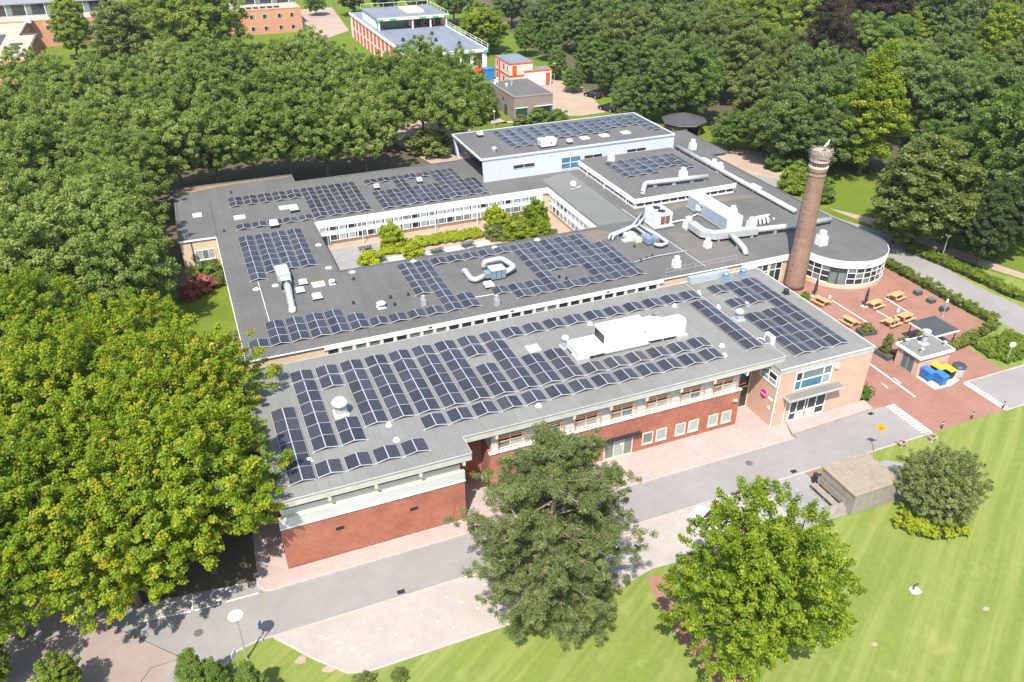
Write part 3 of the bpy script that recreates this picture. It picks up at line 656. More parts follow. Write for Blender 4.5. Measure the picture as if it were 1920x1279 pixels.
window(mh, S_(110.7), 53.9, 57.4, 4.1, 6.1, (.46,), (.5,), .1, WHITEM, GLASSB)

# ------------------------------------------------------------------ chimney, nest and stork
ch = empty('brick_chimney', (67.9, 70.75, 0), 'tall round brick chimney tapering up to a white collar', 'chimney')
MB().lathe(67.9, 70.75, [(1.26,0),(1.24,.6),(1.20,3),(.99,14.6),(.99,14.7),(1.05,14.75),(1.05,14.95),(.99,15.0),(.99,15.2),(1.08,15.3),(1.08,15.6),(1.02,15.7)], 28).obj('shaft', CHIMBRICK, ch, True)
OLDWHITE = M('weathered_white_collar', (.50, .46, .42), .8, var=.25, vs=3, dirt=.4)
MB().lathe(67.9, 70.75, [(1.03,15.7),(1.13,15.72),(1.13,15.92),(1.03,15.95)], 28).obj('collar', OLDWHITE, ch)
MB().lathe(67.9, 70.75, [(.92,15.95),(.92,16.52)], 24).obj('throat', DARKSTEEL, ch)
for i in range(22):
    a = i*math.pi/11; MB().box(67.9+1.0*math.cos(a)-.05, 67.9+1.0*math.cos(a)+.05, 70.75+1.0*math.sin(a)-.05, 70.75+1.0*math.sin(a)+.05, 15.95, 16.46).obj('baluster', CHIMBRICK, ch)
MB().lathe(67.9, 70.75, [(.92,16.46),(1.09,16.46),(1.09,16.62),(.92,16.64)], 28).obj('collar', OLDWHITE, ch)
for i in range(14): MB().box(66.66+i*.014, 66.72+i*.014, 70.4, 70.55, 1.5+i*.95, 1.56+i*.95).obj('climbing_iron', DARKSTEEL, ch)
nr = np.random.default_rng(5); q = MB()
q.lathe(67.9, 70.75, [(.8,16.64),(1.02,16.9),(1.12,17.4),(.98,17.75),(.5,17.68),(.1,17.6)], 18)
for i in range(420):
    a = nr.uniform(0, 6.283); r = nr.uniform(.8, 1.2); z = nr.uniform(16.75, 17.9); b = a+nr.uniform(-.6, .6); l = nr.uniform(.3, .8)
    p = Vector((67.9+r*math.cos(a), 70.75+r*math.sin(a), z)); e = p+Vector((-math.sin(b)*l, math.cos(b)*l, nr.uniform(-.2, .25)))
    q.tube([p, e], [.022, .012], 3)
tag(q.obj('stork_nest', TWIG), 'big stick nest heaped on top of the brick chimney', 'nest')
# stork: one skinned body, dark wing tips as children
me = bpy.data.meshes.new('stork'); vs = [(0,0,.62),(-.28,0,.58),(.22,0,.72),(.34,0,.90),(.36,0,1.02),(.46,0,1.0),(.66,0,.95),(-.02,.07,.36),(0,.07,.02),(-.02,-.07,.36),(0,-.07,.02),(-.5,0,.5)]
me.from_pydata(vs, [(0,1),(0,2),(2,3),(3,4),(4,5),(5,6),(0,7),(7,8),(0,9),(9,10),(1,11)], [])
st_ = bpy.data.objects.new('stork', me); COL.objects.link(st_); st_.location = (68.25, 70.5, 17.70); st_.rotation_euler.z = rad(25); st_.scale = (1.15,)*3
md = st_.modifiers.new('skin', 'SKIN'); rr = [.17,.13,.12,.05,.065,.03,.012,.022,.018,.022,.018,.04]
for i, r in enumerate(rr): me.skin_vertices[0].data[i].radius = (r, r)
me.skin_vertices[0].data[0].use_root = True
st_.modifiers.new('sub', 'SUBSURF').levels = 1; st_.modifiers['sub'].render_levels = 2; me.materials.append(M('stork_white', (.8, .78, .74), .8, var=.05)); WL[st_] = Vector((0,0,0))
tag(st_, 'white stork standing on the nest of the chimney', 'bird')
MB().add([(-.1,.17,.66),(-.62,.08,.50),(-.2,.17,.55),(-.1,.185,.66),(-.62,.09,.49),(-.2,.185,.54)], [(0,1,2),(5,4,3),(0,3,4,1),(1,4,5,2),(2,5,3,0)]).obj('wing', BLACK, st_)
MB().add([(-.1,-.17,.66),(-.62,-.08,.50),(-.2,-.17,.55),(-.1,-.185,.66),(-.62,-.09,.49),(-.2,-.185,.54)], [(2,1,0),(3,4,5),(1,4,3,0),(2,5,4,1),(0,3,5,2)]).obj('wing', BLACK, st_)

# ------------------------------------------------------------------ solar arrays
# one panel mesh, shared: 1.65 x 0.99 m in landscape on low ridges; origin at the ridge edge
def panel_mesh():
    m = MB(); w2, l, f = .975, 1.64, .030
    m.box(0, w2, 0, l, -.035, 0, 1)
    m.add([(f,f,.003),(w2-f,f,.003),(w2-f,l-f,.003),(f,l-f,.003)], [(0,1,2,3)], 0)
    me = bpy.data.meshes.new('panel'); me.from_pydata([(a-w2/2, b-l/2, c) for a, b, c in m.v], [], m.f); me.materials.append(CELLS); me.materials.append(ALU)
    me.polygons.foreach_set('material_index', m.m); return me
PANEL = panel_mesh(); TILT = rad(11)
def solar(name_label, x0, pitch, z, cols, pw=1.94):
    """cols: list of (column index, top y of the run, number of rows, row pitch)"""
    xs = [x0+c[0]*pitch for c in cols]; e = empty('solar_array', (min(xs), min(c[1] for c in cols), z), name_label, 'solar panels', 'solar arrays on the flat roofs')
    o3 = WL[e]; rails = MB(); hw = pw/2
    for k, top, n, rp in cols:
        x = x0+k*pitch
        for r in range(n):
            yc = top-rp*(r+.5)
            for s in (-1, 1):
                p = bpy.data.objects.new('panel', PANEL); COL.objects.link(p); p.parent = e
                zc = z+.14+.5*.975*math.sin(TILT)
                p.location = (x+hw+s*hw*.505-o3.x, yc-o3.y, zc-z+random.uniform(-.008, .008))
                p.rotation_euler = (random.uniform(-.006, .006), s*TILT+random.uniform(-.008, .008), 0)
        yb = top-rp*n
        for yy in [top-rp*j for j in range(n+1)]:
            for s in (0, 1):
                xa, za = (x, z+.06) if s == 0 else (x+hw, z+.27); xb, zb_ = (x+hw, z+.27) if s == 0 else (x+pw, z+.06)
                rails.add([(xa,yy-.02,za),(xb,yy-.02,zb_),(xb,yy+.02,zb_),(xa,yy+.02,za),(xa,yy-.02,za+.05),(xb,yy-.02,zb_+.05),(xb,yy+.02,zb_+.05),(xa,yy+.02,za+.05)], [(0,3,2,1),(4,5,6,7),(0,1,5,4),(1,2,6,5),(2,3,7,6),(3,0,4,7)])
        rails.box(x+hw-.02, x+hw+.02, yb, top, z+.30, z+.335)
        rails.box(x-.12, x+.05, yb-.05, yb+.1, z+.003, z+.06); rails.box(x+pw-.05, x+pw+.12, yb-.05, yb+.1, z+.003, z+.06)
    rails.obj('mounting_frame', ALU, e)
    return e
g = []
A, B0, RP = 63.3, 61.4, 1.655
g += [(k, A, 1, RP) for k in range(19)]
g += [(0, B0, 6, RP), (1, B0, 1, RP), (1, B0-4*RP, 2, RP)]+[(k, B0, 5, RP) for k in range(2, 7)]
g += [(7, B0, 1, RP), (7, B0-2*RP, 3, RP), (8, B0, 5, RP), (9, B0-2*RP, 3, RP), (10, B0-2*RP, 3, RP)]
g += [(k, B0-4*RP, 1, RP) for k in range(11, 17)]
g += [(k-.05, 52.58, 1, RP) for k in range(4, 17)]+[(k-.12, 49.95, 1, RP) for k in range(4)]
g += [(-1.06, 58.05, 6, 1.63), (18, 60.95, 6, 1.63)]
solar('largest solar array, rows of dark panels covering the pale sports hall roof', 4.5, 2.252, GZ, g, 1.98)
R2 = 1.65
solar('solar array on the pale roof of the entrance block', 49.25, 2.2, EZ, [(0,64.1,1,R2),(0,64.1-2*R2,1,R2),(0,64.1-4*R2,5,R2),(1,64.1,3,R2),(1,64.1-4*R2,5,R2),(2,64.1,9,R2)], 1.98)
RB = 1.675
solar('compact solar block on the west roof left of the courtyard', 3.82, 2.07, BZ, [(0,103.3,8,1.66)]+[(k,103.3,7,RB) for k in (1,2,3)])
solar('solar array on the north-west roof with a long thin tail to the left', 3.98, 2.07, BZ, [(k,118.1,2,1.75) for k in range(5)]+[(k,107.6,1,RB) for k in range(5)]+[(k,118.0,7,1.685) for k in (5,6,7,8)])
solar('stepped solar array on the roof right behind the courtyard, left of the silver hall', 23.95, 2.065, BZ, [(0,118.0,1,RB),(1,118.0,1,RB),(0,112.7,4,RB),(1,112.7,4,RB),(2,118.0,7,RB),(3,118.0,1,RB),(4,118.0,1,RB),(3,112.7,4,RB),(4,112.7,4,RB),(5,118.2,7,1.69),(6,118.2,7,1.69),(7,113.0,4,RB)])
def run(k, lo, hi): return (k, 74.35+1.668*(hi+1), hi-lo+1, 1.668)
solar('wide winding solar array on the south wing between courtyard and sports hall', 4.0, 2.103, BZ,
      [run(-1,0,0), run(0,0,2), run(1,0,2), run(2,0,2), run(3,0,2), run(4,0,1), run(5,0,0), run(6,0,0), run(7,0,0), run(8,0,0), run(8,3,7), run(9,0,7), run(10,7,7), run(10,0,1), run(11,7,7), run(12,7,7), run(12,1,1),
       run(13,7,7), run(13,0,1), run(14,7,7), run(14,0,1), run(15,0,7), run(16,3,7), run(16,0,0), run(17,3,7), run(17,0,0), run(18,0,7), run(19,0,7), run(20,0,5)])
solar('small solar array on the white raised roof block', 59.8, 2.08, 5.34, [(k,107.5,4,1.7) for k in (0,1,2,5)]+[(k,107.5,3,1.7) for k in (3,4)])
solar('solar array along the back of the silver hall roof', 46.9, 2.065, MZ, [(0,122.3,5,1.7),(1,122.3,5,1.7)]+[(k,122.3,4,1.7) for k in range(2,9)]+[(k,122.3,3,1.7) for k in (9,10,11)]+[(12,122.3,5,1.75)])

# ------------------------------------------------------------------ rooftop equipment
def vent_box(x, y, z, h, label, s=.85, mat=None):
    e = empty('roof_vent', (x, y, z), label, 'roof vent', 'white roof vents'); m = mat or WHITEM; a = s/2
    MB().frustum((x-a,x+a,y-a,y+a), (x-a*.94,x+a*.94,y-a*.94,y+a*.94), z, z+h*.62).obj('casing', m, e)
    MB().box(x-a*.7, x+a*.7, y-a*.7, y+a*.7, z+h*.62, z+h*.72).obj('neck', GALV, e)
    MB().cyl(x, y, z+h*.72, z+h*.95, a*.85, a*.8, 8).obj('cap', m, e)
    MB().box(x-a*.5, x+a*.5, y-a*.5, y+a*.5, z+h*.95, z+h).obj('lid', GALV, e)
    return e
vent_box(52.5, 74.7, BZ, 1.5, 'plain tall white vent box standing alone near the south edge of the dark roof', .85)
vent_box(60.3, 84.2, BZ, 1.7, 'white vent box where the wide grey duct begins, beside the chiller', 1.1)
vent_box(59.3, 78.1, BZ, 1.3, 'white vent box standing against the front of the bent grey duct', .8)
vent_box(68.3, 81.2, BZ, 1.5, 'white vent box with white pipes beside it, right of the long louvred unit', 1.0)
vent_box(79.4, 112.4, BZ, 1.75, 'white vent box alone on the roof corner behind the silver hall', 1.0)
vent_box(77.4, 103.2, BZ, 1.5, 'farther of two white vent boxes standing across the long straight duct', .95)
vent_box(77.15, 101.2, BZ, 1.6, 'nearer of two white vent boxes standing across the long straight duct', .95)
vent_box(61.3, 108.0, 5.34, 1.6, 'white vent box at the back of the raised block beside its solar array', .85)
vent_box(68.0, 97.8, 5.34, 1.55, 'white vent box rising behind the duct on the raised block', 1.0)
vent_box(73.4, 73.3, BZ, 2.0, 'big white vent box on the rotunda roof beside the chimney', 1.15)
vent_box(66.1, 82.6, 5.7, 1.1, 'white vent box sitting on the end of the long louvred unit', .8)
vent_box(21.05, 77.0, BZ, 1.25, 'slim grey vent box with pinkish cap in the left part of the south wing', .55, GALV)
vent_box(28.65, 73.95, BZ, 1.25, 'slim grey vent box with pinkish cap near the south wing edge by the white fascia', .55, GALV)
def round_vent(x, y, z, h, r, label, hood=1.25, mat=None):
    m = mat or WHITEM; e = empty('round_vent', (x, y, z), label, 'roof vent')
    MB().box(x-r*1.1, x+r*1.1, y-r*1.1, y+r*1.1, z, z+h*.12).obj('curb', m, e)
    MB().frustum((x-r*.8,x+r*.8,y-r*.8,y+r*.8), (x-r*.62,x+r*.62,y-r*.62,y+r*.62), z+h*.12, z+h*.62).obj('casing', GALV if mat is None else mat, e)
    MB().lathe(x, y, [(r*.6,z+h*.6),(r*hood*.95,z+h*.66),(r*hood,z+h*.8),(r*hood*.7,z+h*.95),(.05,z+h)], 18).obj('hood', m, e, True)
    return e
round_vent(7.55, 55.7, GZ, 1.6, .55, 'white mushroom vent on a square foot near the left end of the sports hall roof')
round_vent(48.45, 57.1, EZ, 1.25, .48, 'round galvanised vent between the sports hall and entrance roof arrays', 1.05, GALV)
round_vent(29.45, 58.2, GZ, 1.35, .42, 'round galvanised vent at the left end of the white air handling unit', 1.0, GALV)
round_vent(16.55, 78.3, BZ, .7, .42, 'low white mushroom vent in the middle of the south wing roof')
round_vent(52.4, 65.0, EZ, 1.0, .5, 'blue-grey roof fan with dark cap nearer the sports hall', .75, BLUEGREY)
round_vent(54.7, 65.0, EZ, 1.05, .5, 'blue-grey roof fan with dark cap nearer the chimney', .75, BLUEGREY)
round_vent(56.6, 59.9, EZ, .6, .3, 'small dark roof fan at the right edge of the entrance roof', 1.0, DARKSTEEL)
round_vent(12.65, 86.0, BZ, .55, .32, 'small white mushroom vent by the courtyard corner skylight')
def box_fan(x, y, z, s, h, label):
    e = empty('roof_fan', (x, y, z), label, 'roof fan', 'square roof fans'); a = s/2
    for sx in (-1, 1):
        for sy in (-1, 1): MB().box(x+sx*a*.85-.06, x+sx*a*.85+.06, y+sy*a*.85-.06, y+sy*a*.85+.06, z, z+h*.5).obj('leg', DARKSTEEL, e)
    MB().box(x-a*.8, x+a*.8, y-a*.8, y+a*.8, z, z+h*.5).obj('core', DARKSTEEL, e)
    MB().frustum((x-a,x+a,y-a,y+a), (x-a*.8,x+a*.8,y-a*.8,y+a*.8), z+h*.5, z+h).obj('hood', WHITEM, e)
    MB().cyl(x, y, z+h, z+h+.06, a*.45, None, 12).obj('cap', GALV, e)
box_fan(12.2, 109.9, BZ, 1.2, .9, 'square white roof fan left of the big north-west array, next to a flat skylight')
box_fan(8.85, 105.5, BZ, 1.2, .9, 'square white roof fan standing in the thin tail of the north-west array')
box_fan(25.05, 114.0, BZ, .8, .8, 'small square roof fan in the gap of the stepped array, left one')
box_fan(31.8, 114.2, BZ, .8, .8, 'small square roof fan in the gap of the stepped array, right one')
box_fan(9.5, 87.2, BZ, 1.0, .5, 'square white roof fan farther back, right of the extract duct on the south wing')
box_fan(8.85, 85.3, BZ, 1.0, .5, 'square white roof fan touching the duct cable on the south wing')
box_fan(10.35, 83.0, BZ, 1.1, .55, 'square white roof fan standing free on the south wing below the flat skylight')
box_fan(29.35, 78.3, BZ, 1.1, .6, 'square white roof fan in front of the blue air handler')
box_fan(56.2, 112.6, MZ, .8, .7, 'small square roof fan on the front edge of the silver hall roof')
box_fan(44.3, 121.2, MZ, .9, .8, 'small square roof fan on the back left corner of the silver hall roof')
def skylight(x, y, z, sx, sy, label, pane=None):
    e = empty('skylight', (x, y, z), label, 'skylight')
    MB().box(x-sx, x+sx, y-sy, y+sy, z, z+.14).obj('curb', WHITEM, e)
    MB().frustum((x-sx*.86,x+sx*.86,y-sy*.86,y+sy*.86), (x-sx*.6,x+sx*.6,y-sy*.6,y+sy*.6), z+.14, z+.26).obj('dome', pane or M('opal_dome', (.62, .62, .60), .3, var=.05), e)
skylight(-.5, 113.5, BZ, .6, .65, 'square white skylight alone on the far left roof corner')
skylight(4.85, 110.5, BZ, .75, .62, 'flat white skylight left of the courtyard between two rows of panels')
skylight(11.1, 111.8, BZ, .68, .6, 'flat pinkish skylight beside a square roof fan on the north-west roof', M('pinkish_dome', (.55, .42, .36), .4, var=.1))
skylight(11.1, 86.4, BZ, .72, .6, 'flat salmon-coloured skylight on the south wing near the courtyard corner', M('salmon_dome', (.58, .36, .26), .4, var=.1))
skylight(26.55, 59.1, GZ, .6, .55, 'plain white roof hatch among the sports hall panels, left of the air handling unit', WHITEM)
skylight(59.6, 114.1, MZ, .7, .6, 'left one of three skylights in a line on the silver hall roof')
skylight(63.2, 114.1, MZ, .7, .6, 'middle one of three skylights in a line on the silver hall roof')
skylight(67.2, 114.2, MZ, .7, .6, 'right one of three skylights in a line on the silver hall roof')
skylight(78.0, 106.8, BZ, .75, 1.0, 'low white roof box farther along the long straight duct'); skylight(78.15, 93.7, BZ, .75, 1.0, 'low white roof box beside the near half of the long straight duct')
def pipe_vents(spots, z, h=.35, r=.09, mat=None, lab='small dark vent pipe on the school roof', grp='small vent pipes on the roofs'):
  ORDI = ['first','second','third','fourth','fifth','sixth','seventh','eighth','ninth','tenth','eleventh','twelfth','thirteenth']
  for i, (x, y) in enumerate(sorted(spots)):
    e = tag(MB().cyl(x, y, z, z+.05, r*2.4, r*1.6, 10).cyl(x, y, z+.05, z+h*.75, r, None, 10).lathe(x, y, [(r,z+h*.72),(r*1.7,z+h*.78),(r*1.5,z+h*.95),(.02,z+h)], 10).obj('vent_pipe', mat or DARKSTEEL), lab+', %s of %d from the left' % (ORDI[i], len(spots)), 'vent pipe', grp)
pipe_vents(((15.2,86.1),(18.05,80),(18.06,78.2),(20.1,79.9),(13.85,80.3),(4.7,120.4),(2.4,106.4),(38.0,77.4),(38.6,76.7),(50.6,81.6),(49.2,77.6),(50.2,77.9),(51.2,78.2)), BZ)
pipe_vents(((10.9,50.6),(10.85,52.75),(4.0,50.7),(23.3,50.55),(33.65,61.2),(43.45,61.25),(43.4,52.8),(42.6,51.3)), GZ, .22, .12, WHITEM, 'small white roof drain cap on the sports hall roof', 'white drain caps on the sports hall')
pipe_vents(((48.0,60.0),(47.95,63.5),(51.15,59.4)), EZ, .3, .12, WHITEM, 'small white vent cap on the entrance roof', 'white vent caps on the entrance roof')
pipe_vents(((15.5,88.2),(23.2,88.3),(34,88.3),(40,88.4),(13.2,97.5),(13.1,90.4),(6.4,88.1),(4.2,88)), BZ, .1, .17, WHITEM, 'tiny white overflow spout cap along the courtyard roof edge', 'spout caps along the courtyard')
# white air handling unit on the sports hall
e = empty('air_handler', (35, 56.5, GZ), 'large white air handling unit with long tapering ducts on the sports hall roof', 'air handler')
MB().box(32.2, 36.9, 55.6, 57.7, GZ+.25, GZ+2.25).obj('cabinet', WHITEM, e)
MB().box(32.15, 32.2, 55.75, 57.55, GZ+.6, GZ+2.0).obj('louvre', DARKSTEEL, e)
MB().frustum((29.3,32.19,55.3,57.6), (29.3,32.19,55.3,57.6), GZ+.45, GZ+1.15).obj('intake_duct', WHITEM, e)
MB().prism([(36.91,55.62),(39.7,55.5),(41.0,55.6),(41.3,56.3),(41.0,57.1),(39.3,57.1),(38.2,57.9),(36.91,57.7)], GZ+.4, GZ+1.75).obj('outlet_duct', WHITEM, e)
MB().box(29.2, 30.5, 55.1, 56.4, GZ, GZ+.44).obj('foot', CONC, e); MB().box(40.0, 41.2, 55.3, 56.2, GZ, GZ+.39).obj('foot', CONC, e)
MB().box(32.1, 37.1, 55.5, 57.8, GZ+.12, GZ+.245).obj('base_frame', GALV, e)
for x in (31.3, 33.2, 35.4, 38.6): MB().box(x-.05, x+.05, 55.6, 57.5, GZ, GZ+.12 if 32.1 < x < 37.1 else GZ+.4).obj('leg', GALV, e)
MB().box(36.4, 36.5, 55.56, 55.6, GZ+1.5, GZ+1.6).obj('handle', DARKSTEEL, e)
tag(MB().frustum((40.1,42.8,58.2,60.2), (40.1,42.8,58.2,60.2), GZ, GZ+.5).cyl(40.7, 60, GZ+.5, GZ+.62, .22, .12, 10).obj('roof_hatch', ROOFG), 'low grey felted roof box right behind the white air handling unit', 'roof hatch')
# air conditioner
e = empty('air_conditioner', (48.4, 52.0, EZ), 'white air conditioner outdoor unit between the two roof arrays', 'air conditioner')
MB().box(48.1, 48.5, 51.45, 52.6, EZ+.12, EZ+1.1).obj('casing', WHITEM, e); MB().tube([(48.09,52.0,EZ+.62),(48.06,52.0,EZ+.62)], .38, 18).obj('fan_grille', M('mid_grey', (.3, .3, .3), .6), e)
for y in (51.6, 52.4): MB().box(48.05, 48.55, y-.05, y+.05, EZ, EZ+.12).obj('foot', DARKSTEEL, e)
MB().tube(bend([(48.1,52.6,EZ+.3),(47.9,53.0,EZ+.3),(47.7,53.2,EZ+.05)]), .05, 6).obj('pipe', WHITEM, e)
# long grey box and railing behind the entrance roof
e = empty('pipe_housing', (50.5, 66, EZ), 'long pale grey pipe housing at the back of the entrance roof', 'duct')
MB().frustum((48.4,53.6,65.6,66.6), (48.4,53.6,65.9,66.5), EZ-1.0, EZ+.55).obj('casing', M('pale_blue_grey', (.36, .40, .42), .5, .2), e); MB().box(48.3, 53.7, 65.5, 65.58, EZ+.01, EZ+.1).obj('skirt', GALV, e)
e = empty('safety_railing', (55, 72.9, BZ), 'thin galvanised safety railing along the roof edge behind the entrance block', 'railing')
for x in (50, 52, 54, 56, 58, 60): MB().tube([(x,72.9,BZ),(x,72.9,BZ+1.05)], .02, 6).obj('post', GALV, e)
for z in (.55, 1.05): MB().tube([(49.9,72.9,BZ+z),(60.1,72.9,BZ+z)], .015, 6).obj('rail', GALV, e)
# blue air handler with looping ducts
def duct(name, label, path, r, z, mat=None, cat='duct', legs=(), rr=.6, n=12):
    e = empty(name, (path[0][0], path[0][1], z), label, cat)
    MB().tube(bend(path, rr), r, n).obj('pipe', mat or LAGGED, e, True)
    Q = [Vector(q) for q in path]
    for a, b in zip(Q[:-1], Q[1:]):
        L = (b-a).length; k = max(1, int(L/2.4))
        for j in range(1, k):
            c2 = a.lerp(b, j/k); d = (b-a).normalized()*.035; MB().tube([c2-d, c2+d], r*1.07, n).obj('flange', GALV, e)
    for (x, y, zt) in legs: MB().box(x-.3, x+.3, y-.06, y+.06, z, zt).obj('support', GALV, e)
    return e
e = empty('air_handler', (31, 80, BZ), 'small blue air handler with pale top in the middle of the south wing', 'air handler')
MB().box(30.2, 32.0, 79.5, 81.0, BZ+.2, BZ+1.25).obj('cabinet', BLUEGREY, e); MB().box(30.15, 32.05, 79.45, 81.05, BZ+1.25, BZ+1.34).obj('lid', LAGGED, e); MB().box(30.3, 31.9, 79.6, 80.9, BZ, BZ+.2).obj('foot', DARKSTEEL, e)
MB().box(29.6, 30.2, 79.7, 80.7, BZ+.4, BZ+1.0).obj('damper', BLUEGREY, e)
for x in (30.8, 31.4): MB().box(x-.02, x+.02, 79.47, 79.5, BZ+.3, BZ+1.2).obj('seam', DARKSTEEL, e)
duct('roof_duct', 'looping silver duct around the back of the blue air handler', [(30.5,83.0,BZ+.05),(30.5,83.0,BZ+.9),(32.9,83.2,BZ+.9),(33.6,80.6,BZ+.8),(32.0,79.9,BZ+.7)], .33, BZ, legs=[(31.6,83.1,BZ+.6)])
duct('roof_duct', 'bent silver duct left of the blue air handler', [(27.8,82.8,BZ+.1),(27.9,82.6,BZ+.5),(27.9,80.2,BZ+.45),(28.3,79.8,BZ+.45),(29.7,80.2,BZ+.6)], .33, BZ, legs=[(27.9,81,BZ+.15)])
# duct with hood on the south wing left end
e = empty('extract_duct', (7.4, 85, BZ), 'silver extract duct with flat grey box top at the left end of the south wing', 'duct')
MB().box(6.8, 8.3, 88.1, 91.0, BZ+.35, BZ+1.15).obj('plenum', LAGGED, e); MB().box(7.0, 8.2, 87.0, 88.1, BZ+.3, BZ+.95).obj('fan_box', GALV, e)
MB().frustum((6.9,8.2,86.4,87.0), (7.1,8.0,86.5,86.9), BZ+.2, BZ+1.0).obj('motor', DARKSTEEL, e)
MB().tube([(7.6,86.9,BZ+.6),(7.55,85.6,BZ+.6),(7.4,83.5,BZ+.5),(7.3,81.6,BZ+.42),(7.28,81.1,BZ+.2)], [.42,.42,.38,.36,.34], 12).obj('pipe', GALV, e, True)
MB().lathe(7.25, 80.95, [(.3,BZ),(.42,BZ+.15),(.40,BZ+.5),(.05,BZ+.62)], 14).obj('elbow', WHITEM, e)
for y in (88.4, 90.6): MB().box(6.9, 8.2, y-.06, y+.06, BZ, BZ+.35).obj('foot', GALV, e)
for y in (86.0, 83.2): MB().box(6.95, 7.9, y-.06, y+.06, BZ, BZ+.2).obj('foot', GALV, e)
# cable trays and pipes lying on the roofs
def lying(name, label, path, r, mat, cat): return tag(MB().tube(path, r, 6).obj(name, mat), label, cat)
lying('cable_conduit', 'thin white conduit running straight down the left of the south wing roof', [(4.66,89.8,BZ+.05),(4.56,79.4,BZ+.05)], .045, WHITEM, 'conduit')
lying('cable_conduit', 'thin white conduit lying between two parts of the winding array', [(27.0,76.5,BZ+.05),(29.2,76.4,BZ+.05)], .045, WHITEM, 'conduit')
lying('gas_pipe', 'thin grey pipe on small feet running right from the winding array', [(48.1,77.4,BZ+.2),(51.5,77.9,BZ+.2),(56.0,77.8,BZ+.2)], .06, GALV, 'pipe')
lying('expansion_joint', 'long pale roof joint strip running from the raised block down to the railing', [(55.3,93.4,BZ+.03),(55.6,83.0,BZ+.03),(55.9,73.2,BZ+.03)], .06, CONC, 'roof joint')
lying('expansion_joint', 'dark raised roof joint on the left wing', [(1.45,118,BZ+.04),(1.4,105.2,BZ+.04)], .07, ROOFD, 'roof joint')
lying('wall_pipe', 'thin pipe crossing the roof behind the chiller', [(58.6,86.0,BZ+.35),(61.2,86.2,BZ+.35),(64.0,87.3,BZ+.35)], .08, WHITEM, 'pipe')
# chiller
e = empty('chiller', (57.1, 86.8, BZ), 'white chiller with two brown coil panels and fans on top', 'chiller')
MB().box(55.9, 58.45, 85.4, 88.3, BZ+.35, BZ+2.15).obj('cabinet', WHITEM, e)
for x in (57.0, 57.75): MB().box(x-.3 if x < 57.5 else x-.32, x+.33, 85.36, 85.4, BZ+.6, BZ+1.75).obj('coil_panel', M('rusty_coil', (.20, .09, .06), .8, var=.25, vs=6), e)
for y in (86.2, 87.5): MB().cyl(57.2, y, BZ+2.15, BZ+2.24, .55, None, 18).obj('fan', DARKSTEEL, e)
MB().box(55.6, 58.7, 85.1, 88.6, BZ+.15, BZ+.35).obj('base_frame', GALV, e)
for x in (55.8, 58.5):
    for y in (85.3, 88.4): MB().box(x-.12, x+.12, y-.12, y+.12, BZ, BZ+.15).obj('foot', BLACK, e)
# insulated pipe bundle next to the chiller
e = empty('pipe_bundle', (53.5, 84.5, BZ), 'bundle of lagged white pipes with elbows beside the chiller', 'pipes')
MB().tube(bend([(48.5,84.6,BZ+.05),(48.6,84.7,BZ+.75),(53.0,86.3,BZ+.75),(56.6,89.9,BZ+.7)], .4), .17, 10).obj('pipe', LAGGED, e, True)
MB().tube(bend([(48.9,84.3,BZ+.05),(49.0,84.4,BZ+.7),(52.6,85.9,BZ+.7),(53.6,86.0,BZ+.8),(57.2,89.6,BZ+.7)], .4), .17, 10).obj('pipe', LAGGED, e, True)
MB().tube(bend([(53.2,86.0,BZ+.6),(53.3,83.5,BZ+.6),(52.7,82.8,BZ+.6)], .4), .2, 10).obj('pipe', LAGGED, e, True)
MB().tube(bend([(54.0,86.4,BZ+.6),(54.3,84.0,BZ+.6),(54.7,80.2,BZ+.55),(53.4,79.8,BZ+.5),(52.9,80.6,BZ+.5)], .5), .24, 10).obj('pipe', LAGGED, e, True)
MB().box(52.3, 53.3, 81.2, 83.0, BZ+.2, BZ+1.0).obj('air_unit', BLUEGREY, e); MB().box(53.0, 53.8, 80.9, 81.8, BZ+.6, BZ+1.15).obj('motor_hood', BLUEGREY, e)
MB().box(50.9, 52.3, 84.0, 85.2, BZ, BZ+.5).obj('valve_box', WHITEM, e); MB().box(50.0, 51.4, 83.2, 84.0, BZ, BZ+.2).obj('foot', CONC, e); MB().box(51.5, 52.3, 82.6, 83.6, BZ, BZ+.5).obj('valve_box', CREAM, e)
for p in ((49.8,84.9),(52,85.7),(55,88)): MB().box(p[0]-.3, p[0]+.3, p[1]-.06, p[1]+.06, BZ, BZ+.55).obj('support', GALV, e)
# long louvred unit
e = empty('louvred_unit', (65.4, 85.5, BZ), 'long blue-white louvred air unit running back on the school roof', 'air handler')
MB().add([(64.2,81.0,BZ+.3),(66.6,81.0,BZ+.3),(66.6,90.4,BZ+.3),(64.2,90.4,BZ+.3),(64.2,81.0,BZ+2.0),(66.6,81.0,BZ+2.0),(66.6,90.4,BZ+2.0),(64.2,90.4,BZ+2.0)], [(0,3,2,1),(4,5,6,7),(0,1,5,4),(1,2,6,5),(2,3,7,6),(3,0,4,7)]).obj('cabinet', WHITEM, e)
for i in range(8): MB().box(64.14, 64.2, 81.1+i*1.16, 81.1+i*1.16+1.08, BZ+.4, BZ+1.9).obj('louvre', M('ice_blue_louvre', (.40, .47, .54), .4, .3, var=.1), e)
MB().box(64.1, 66.7, 80.95, 90.5, BZ+.12, BZ+.3).obj('base_frame', GALV, e)
for y in (81.5, 84.5, 87.5, 90): MB().box(64.2, 66.6, y-.07, y+.07, BZ, BZ+.12).obj('foot', DARKSTEEL, e)
MB().tube(bend([(64.0,87.2,BZ+.1),(63.7,87.2,BZ+1.9),(63.7,86.8,BZ+2.1),(64.1,86.7,BZ+1.6)], .3), .14, 8).obj('pipe', GALV, e); MB().box(63.6, 64.1, 86.9, 87.6, BZ+.9, BZ+1.6).obj('valve_box', WHITEM, e)
